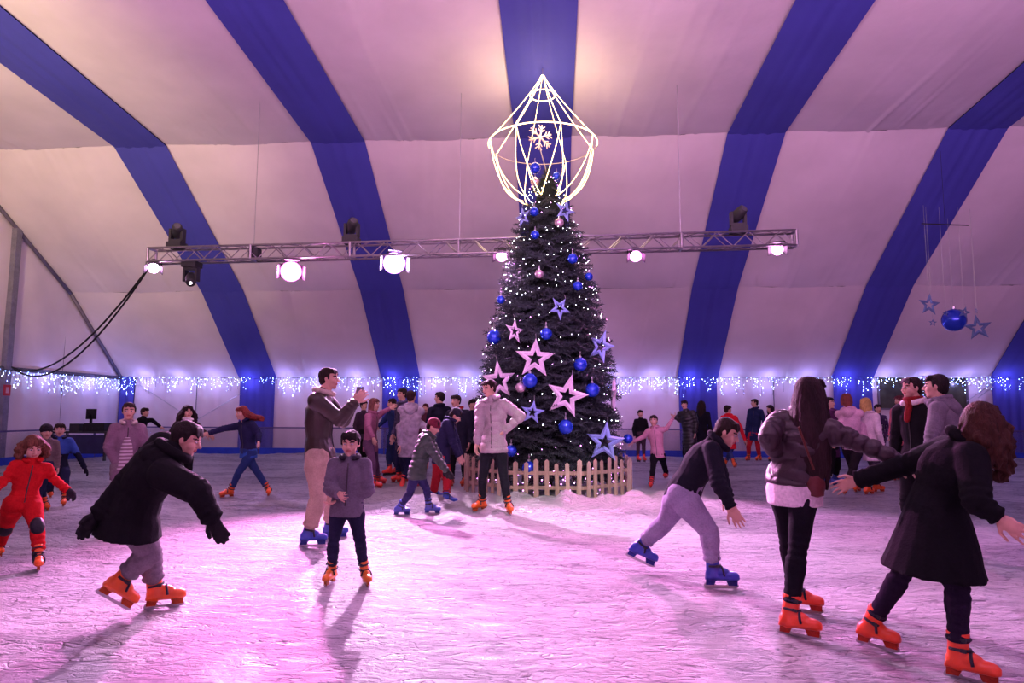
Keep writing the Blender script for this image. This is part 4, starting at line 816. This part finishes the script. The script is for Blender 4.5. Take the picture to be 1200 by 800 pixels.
for x, y, R, rot, m, e, lb in [(627, 420, .36, .05, 0, 5, 'large pale star in the middle of the tree'), (664, 464, .38, .25, 0, -5, 'large pale star below right of the middle one'), (585, 446, .37, -.1, 0, 35, 'large pale star at the left edge above the woman'), (624, 483, .21, .15, 1, 0, 'small blue star below the left star'), (603, 388, .23, .1, 0, 45, 'small pale star left of the high blue bauble'),
      (656, 361, .22, .6, 1, 30, 'small tilted violet star on the upper tree'), (704, 406, .32, .35, 1, -40, 'tilted blue star at the right edge'), (709, 518, .36, .1, 1, -12, 'large blue star low on the right, above the pickets'), (662, 247, .22, .3, 1, 30, 'blue star near the top, right'), (613, 254, .20, -.2, 1, -45, 'blue star near the top, left'), (719, 463, .33, .0, 0, -84, 'pale star seen edge-on at the right edge')]:
    star(on_tree(x, y, .10), R, rot, .05, PINKS if m == 0 else BLUES, lb, 'stars on the tree', e)
# snowflake at the tip
sp = at(633, 161, depth_of([TX, TY, TH+.1])); sn = empty('snowflake_topper', sp, 'glittery pink-gold snowflake above the tip of the tree', 'snowflake'); s = Soup(); n = face_dir(sp, 25); s_ = nz(np.cross(UP, n))
for k in range(6):
    a = k*PI/3+.15; d = s_*math.sin(a)+UP*math.cos(a); s.capsule(sp, sp+d*.25, .018, .016, 6, 2)
    for q in (.11, .18):
        for sg in (.8, -.8): d2 = s_*math.sin(a+sg)+UP*math.cos(a+sg); s.capsule(sp+d*q, sp+d*q+d2*.09, .014, .011, 6, 2)
s.build('flake', fabric((.75, .50, .48), .5, 80, .4, .3, metal=.2), sn); s = Soup(); s.tube([sp-UP*.24, (TX, TY, TH-.1)], .012, 6); s.build('stem', METAL, sn)
# ---- rope-light frame over the tip
fx = at(636, 168, depth_of([TX, TY, 6])); CX, CY = fx[0], fx[1]; dz = depth_of([CX, CY, 6]); Z_ = lambda py: at(636, py, dz)[2]
rope = empty('rope_light_lantern', (CX, CY, Z_(168)), 'lantern-shaped frame of warm white rope lights hanging over the tree tip', 'lights'); RL = glow((1., .66, .26), 5.5, True)
zt, z1, z2, zb = Z_(82), Z_(107), Z_(168), Z_(236); R2 = 1.06; R1 = .25; PT = lambda a, r, z: np.array([CX+r*math.cos(a), CY+r*math.sin(a), z])
def rtube(name, pts, r=.014, mat=None): s = Soup(); s.tube(pts, r, 7); s.build(name, mat or RL, rope, smooth=True)
rtube('ring', [PT(a, R1, z1) for a in np.linspace(0, 2*PI, 40)], .010)
rtube('ring', [PT(a, R2, z2) for a in np.linspace(PI*.97, PI*2.03, 50)], .012)
rtube('unlit_ring', [PT(a, R2, z2) for a in np.linspace(PI*.03, PI*.97, 40)], .010, fabric((.5, .4, .35), .4))
NR = 8
for k in range(NR):
    a = 2*PI*(k+.42)/NR+.0
    rtube('upper_rope', [PT(a, .02+(R2-.02)*(q**1.15), zt+(z2-zt)*q) for q in np.linspace(0, 1, 12)], .008 if math.sin(a) < .5 else .005)
    a2 = a+2*PI/NR*.5; am = (a+a+2*PI/NR)/2
    pts = []
    for q in np.linspace(0, 1, 26):
        an = a+(2*PI/NR)*q; sx = math.sin(PI*q); rad = R2*(1-sx**1.0)+.36*sx**1.0+.18*math.sin(2*PI*min(q, 1-q))*1.0; z = z2+(zb-z2)*(sx**.75); pts.append(PT(an, rad, z))
    rtube('hanging_loop', pts, .0075)
s = Soup(); s.tube([(CX, CY, zt), (CX, CY, float(roof_z(CY))-.05)], .012, 6); s.build('hanging_cable', METAL, rope)
lp = bpy.data.lights.new('rope_glow', 'POINT'); lp.energy = 75; lp.color = (1, .78, .42); lp.shadow_soft_size = .5; lo = bpy.data.objects.new('rope_glow', lp); COL.objects.link(lo); lo.location = (CX, CY, Z_(150))
# ============================================================ lighting truss
TA = at(178, 300, 14.6); TB = at(931, 280, 13.4); TZ = (TA[2]+TB[2])/2; TA[2] = TZ+.0; TB[2] = TZ
TA[2] = at(178, 300, 14.6)[2]; TB[2] = at(931, 280, 13.4)[2]
truss = empty('lighting_truss', (TA+TB)/2, 'long aluminium box truss crossing behind the tree, hung with stage lamps', 'truss'); D = nz(TB-TA); LT = np.linalg.norm(TB-TA); SD = nz(np.cross(UP, D)); U3 = np.cross(D, SD)
TW = .145; CHROME = fabric((.42, .38, .42), .35, 30, .05, .15, metal=.8)
for a in (-1, 1):
    for b in (-1, 1): s = Soup(); s.tube([TA+SD*TW*a+U3*TW*b, TB+SD*TW*a+U3*TW*b], .024, 8); s.build('chord', CHROME, truss, smooth=True)
s = Soup(); nb = 44
for i in range(nb):
    for (o0, v0) in ((SD*TW, U3), (-SD*TW, U3), (U3*TW, SD), (-U3*TW, SD)):
        s0 = 1 if i % 2 else -1; s.tube([TA+D*LT*i/nb+o0+v0*TW*s0, TA+D*LT*(i+1)/nb+o0-v0*TW*s0], .011, 5)
s.build('brace', CHROME, truss, kind='stuff')
for q in (0, .17, .33, .5, .67, .835, 1):
    s = Soup(); c = TA+D*LT*q
    for a in (-1, 1): s.tube([c+SD*TW*a-U3*TW, c+SD*TW*a+U3*TW], .03, 8); s.tube([c-SD*TW+U3*TW*a, c+SD*TW+U3*TW*a], .03, 8)
    s.build('end_frame', CHROME, truss)
for q in (.17, .5, .835):
    s = Soup(); c = TA+D*LT*q+U3*TW; s.tube([c, (c[0], c[1], float(roof_z(c[1]))-.1)], .008, 5); s.build('hanging_cable', METAL, truss)
def tq(px): # point of the truss axis under a pixel column
    best = min(np.linspace(-.01, 1.01, 600), key=lambda q: abs(600+F_PX*((TA+D*LT*q-CAM)@CR)/((TA+D*LT*q-CAM)@CF)-px)); return TA+D*LT*best
def par(px, py, aim, col, strength, label, sc=1.0):  # larger sc swells a lamp to stand in for its glare
    hg = tq(px); dep_ = depth_of(hg); c = at(px, py, dep_-.05); t = empty('par_lamp', c, label, 'stage lamp', 'stage lamps on the truss'); a = nz(np.asarray(aim, float)-c); s_ = nz(np.cross(a, UP)); u_ = np.cross(s_, a)
    s = Soup(); s.loft([c-a*.30*sc, c-a*.27*sc, c-a*.12*sc, c], [s_*r*sc for r in (.05, .09, .115, .125)], [u_*r*sc for r in (.05, .09, .115, .125)], 16); s.build('can', DARKMET, t, smooth=True)
    s = Soup(); s.loft([c+a*.002, c+a*.016], [s_*.112*sc]*2, [u_*.112*sc]*2, 18); s.build('lens', glow(col, strength, strength > 50), t, smooth=True)
    if strength > 50:
        s = Soup(); s.tube([c+a*.012+(s_*math.cos(q)+u_*math.sin(q))*.118*sc for q in np.linspace(0, 2*PI, 25)], .014*sc, 6); s.build('lens_halo', glow((1., .15, .7) if strength < 150 else (.6, .2, 1.), 8), t, smooth=True)  # glowing ring added in place of the halo round a bright lamp
    s = Soup(); yk = [c-a*.1+s_*.15*sc, c-a*.1+s_*.15*sc+UP*.12, c-a*.1-s_*.15*sc+UP*.12, c-a*.1-s_*.15*sc]; s.tube(yk, .012, 6); s.tube([c-a*.1+UP*.12, (hg[0], hg[1], hg[2]-TW)], .015, 6); s.build('yoke', DARKMET, t)
    for k, (v, w_) in enumerate(((s_, u_), (-s_, u_), (u_, s_), (-u_, s_))):
        if k == 3: continue
        s = Soup(); s.box(c+v*.15*sc+a*.06, (nz(a+v*.5)*.06*sc, w_*.09*sc, nz(np.cross(nz(a+v*.5), w_))*.004)); s.build('barn_door', DARKMET, t)
    return c, a
def on_ice(px, py): return ground(px, py)
PK = (1., .26, .78); VI = (.55, .28, 1.)
for px, py, aimp, col, st, lb, pw, ang, sc in [
    (180, 314, (150, 610), (1., .45, 1.), 25, 'stage lamp glowing pink at the left end of the truss', 900, 60, 1),
    (341, 318, (440, 760), (1., .30, .80), 120, 'bright magenta stage lamp shining at the camera, left of the tree', 7000, 48, 1.6),
    (462, 308, (650, 740), (.92, .62, 1.), 200, 'brightest violet-white stage lamp, nearest left of the tree', 5400, 60, 1.7),
    (588, 300, (560, 640), (1., .3, .85), 12, 'stage lamp half hidden by the left side of the tree', 1800, 60, 1),
    (745, 300, (830, 640), (1., .25, .85), 16, 'stage lamp with a pink lens just right of the tree', 2500, 70, 1),
    (911, 292, (1000, 700), (1., .4, .9), 16, 'stage lamp at the right end of the truss', 1500, 70, 1)]:
    aim = on_ice(*aimp); c, a = par(px, py, aim, col, st, lb, sc); spot(c+a*.12, aim, PK if pw in (7000, 2500) else ((1., .56, .96) if pw == 5400 else (.9, .45, 1.)), pw, ang, .6, .08)
def mover(px, py, up, label):
    hg = tq(px); t = empty('moving_head_lamp', (hg[0], hg[1], hg[2]+up*TW), label, 'moving lamp', 'black moving head lamps on the truss'); z = up
    b = hg+UP*z*(TW+.07); s = Soup(); s.box(b, (D*.16, SD*.14, UP*.06)); s.build('base', DARKMET, t)
    s = Soup()
    for sg in (1, -1): s.box(b+UP*z*.22+D*sg*.13, (D*.025, SD*.07, UP*.14))
    s.box(b+UP*z*.09, (D*.14, SD*.09, UP*.03)); s.build('yoke', DARKMET, t)
    h = at(px, py, depth_of(hg)); h = b+UP*z*.30; ax = nz(np.array([.3, -.6, -.5 if z < 0 else .35])); s_ = nz(np.cross(ax, UP)); u_ = np.cross(s_, ax); s = Soup(); s.loft([h-ax*.17, h-ax*.13, h, h+ax*.15, h+ax*.19], [s_*r for r in (.05, .10, .12, .10, .09)], [u_*r for r in (.05, .10, .12, .10, .09)], 16); s.build('lamp_head', DARKMET, t, smooth=True)
    s = Soup(); s.loft([h+ax*.192, h+ax*.20], [s_*(.03 if z < 0 else .07)]*2, [u_*(.03 if z < 0 else .07)]*2, 12); s.build('lens', glow((1, .95, 1), 6) if z < 0 else fabric((.1, .1, .12), .1, spec=.6), t)
mover(207, 276, 1, 'black moving lamp standing on the left end of the truss'); mover(225, 322, -1, 'black moving lamp hanging under the left end of the truss'); mover(412, 265, 1, 'black moving lamp standing on the truss between the bright lamps'); mover(866, 256, 1, 'black moving lamp standing on the right part of the truss')
s = Soup(); c = tq(299); s.box(c, (D*.10, SD*.1, U3*.10)); o = s.build('dimmer_box', DARKMET, origin=c); tag(o, 'small dark box fixed inside the left part of the truss', 'box')
# power cables sagging to the left side wall
A_ = tq(180)-UP*.1; B_ = at_plane(14, 430, 0, XL+.2)
for i, (sag, lb) in enumerate(((.75, 'upper black power cable from the truss to the left column'), (.95, 'lower black power cable from the truss to the left column'))):
    pts = [A_*(1-q)+B_*q-UP*sag*4*q*(1-q)*(.9+.3*q) for q in np.linspace(0, 1, 30)]; s = Soup(); s.tube(pts, .022, 6); o = s.build('power_cable', BLACK, origin=A_, smooth=True); tag(o, lb, 'cable', 'cables from the truss')
# ============================================================ hanging decorations on the right
HD = 17.5
def hang(p): s = Soup(); s.tube([p, (p[0], p[1], float(roof_z(p[1]))-.1)], .003, 4); return s
p = at(1118, 375, HD); bauble(p, .29, BLUEB, 'big blue mirror bauble hanging under the roof on the right', 'decorations hung from the roof'); hang(p+UP*.3).build('thread', METAL, bpy.data.objects['bauble'] if False else [o for o in COL.objects if o.name.startswith('bauble') and o.type == 'EMPTY'][-1])
for x, y, R, rot, e, lb in [(1089, 357, .30, .1, 35, 'hanging star left of the big blue bauble'), (1146, 384, .34, -.1, 20, 'largest hanging star, right of the big blue bauble'), (1130, 366, .16, .3, 20, 'small hanging star touching the top of the big bauble'), (1093, 378, .10, .1, 10, 'tiny hanging star under the left star'), (1144, 364, .08, 0, 60, 'tiny hanging star above the largest star'), (1108, 367, .08, .2, 0, 'tiny hanging star at the upper left of the big bauble')]:
    p = at(x, y, HD-.3); star(p, R, rot, 0, fabric((.16, .24, .45), .45, 50, .2, .2, metal=.3), lb, 'decorations hung from the roof', e); hang(p+UP*R).build('thread', METAL, [o for o in COL.objects if o.name.startswith('star_ornament') and o.type == 'EMPTY'][-1])
a, b = at(1080, 262, 16.0), at(1135, 264, 16.0); s = Soup(); s.tube([a, b], .014, 6); s.tube([(a+b)/2, ((a+b)[0]/2, (a+b)[1]/2, float(roof_z((a+b)[1]/2))-.1)], .004, 5); o = s.build('hanging_rod', DARKMET, origin=(a+b)/2); tag(o, 'thin dark rod hanging across the rightmost blue roof band', 'rod')
# ============================================================ music desk behind the barrier on the left, sign on the column
c = at(105, 508, 20.0); dx, dy = c[0], c[1]; dt = empty('music_desk', (dx, dy, 0), 'dark desk in the left corner behind the barrier', 'desk')
zt_ = at(105, 505, 20.0)[2]
s = Soup(); s.abox(dx-.95, dx+.75, dy-.35, dy+.35, zt_-.05, zt_); s.build('desk_top', DARKMET, dt)
for a in (-1, 1):
    for b in (-1, 1): s = Soup(); s.abox(dx-.1+a*.8-.03, dx-.1+a*.8+.03, dy+b*.3-.03, dy+b*.3+.03, 0, zt_-.05); s.build('leg', DARKMET, dt)
s = Soup(); s.abox(dx-.9, dx+.7, dy-.33, dy-.31, .2, zt_-.1); s.build('front_panel', fabric((.03, .03, .09), .5), dt)
m_ = at(107, 485, 20.0); mo = empty('monitor', (m_[0], m_[1], zt_), 'black monitor standing on the desk in the left corner', 'monitor'); s = Soup(); s.box(m_, (np.array([.15, 0, 0]), np.array([0, .02, 0]), np.array([0, 0, .15]))); s.build('screen', BLACK, mo); s = Soup(); s.abox(m_[0]-.03, m_[0]+.03, m_[1]-.02, m_[1]+.03, zt_, m_[2]); s.abox(m_[0]-.1, m_[0]+.1, m_[1]-.08, m_[1]+.08, zt_, zt_+.02); s.build('stand', BLACK, mo)
m_ = at(112, 500, 19.9); s = Soup(); s.abox(m_[0]-.26, m_[0]+.40, m_[1]-.2, m_[1]+.2, zt_, zt_+.20); s.abox(m_[0]-.24, m_[0]+.38, m_[1]-.17, m_[1]+.17, zt_+.20, zt_+.235)
for k in range(6): s.abox(m_[0]-.2+.1*k, m_[0]-.15+.1*k, m_[1]-.215, m_[1]-.2, zt_+.05, zt_+.12)
o = s.build('mixing_console', BLACK, origin=(m_[0], m_[1], zt_)); tag(o, 'black sound equipment case on the desk under the monitor', 'equipment')
m_ = at(91, 499, 19.9); s = Soup(); s.abox(m_[0]-.14, m_[0]+.14, m_[1]-.15, m_[1]+.15, zt_, zt_+.22); s.abox(m_[0]-.1, m_[0]+.1, m_[1]-.165, m_[1]-.15, zt_+.04, zt_+.18); o = s.build('speaker_box', DARKMET, origin=(m_[0], m_[1], zt_)); tag(o, 'small dark speaker at the left end of the desk', 'speaker')
p = at_plane(8, 457, 0, XL+.17); s = Soup(); s.abox(XL+.165, XL+.185, p[1]-.12, p[1]+.12, p[2]-.15, p[2]+.15); o = s.build('wall_sign', fabric((.45, .02, .03), .5), origin=p); tag(o, 'small red safety sign on the left wall under the lights', 'sign')
s2 = Soup(); s2.abox(XL+.185, XL+.188, p[1]-.05, p[1]+.05, p[2]-.08, p[2]+.08); s2.build('pictogram', fabric((.6, .3, .35), .5), o)
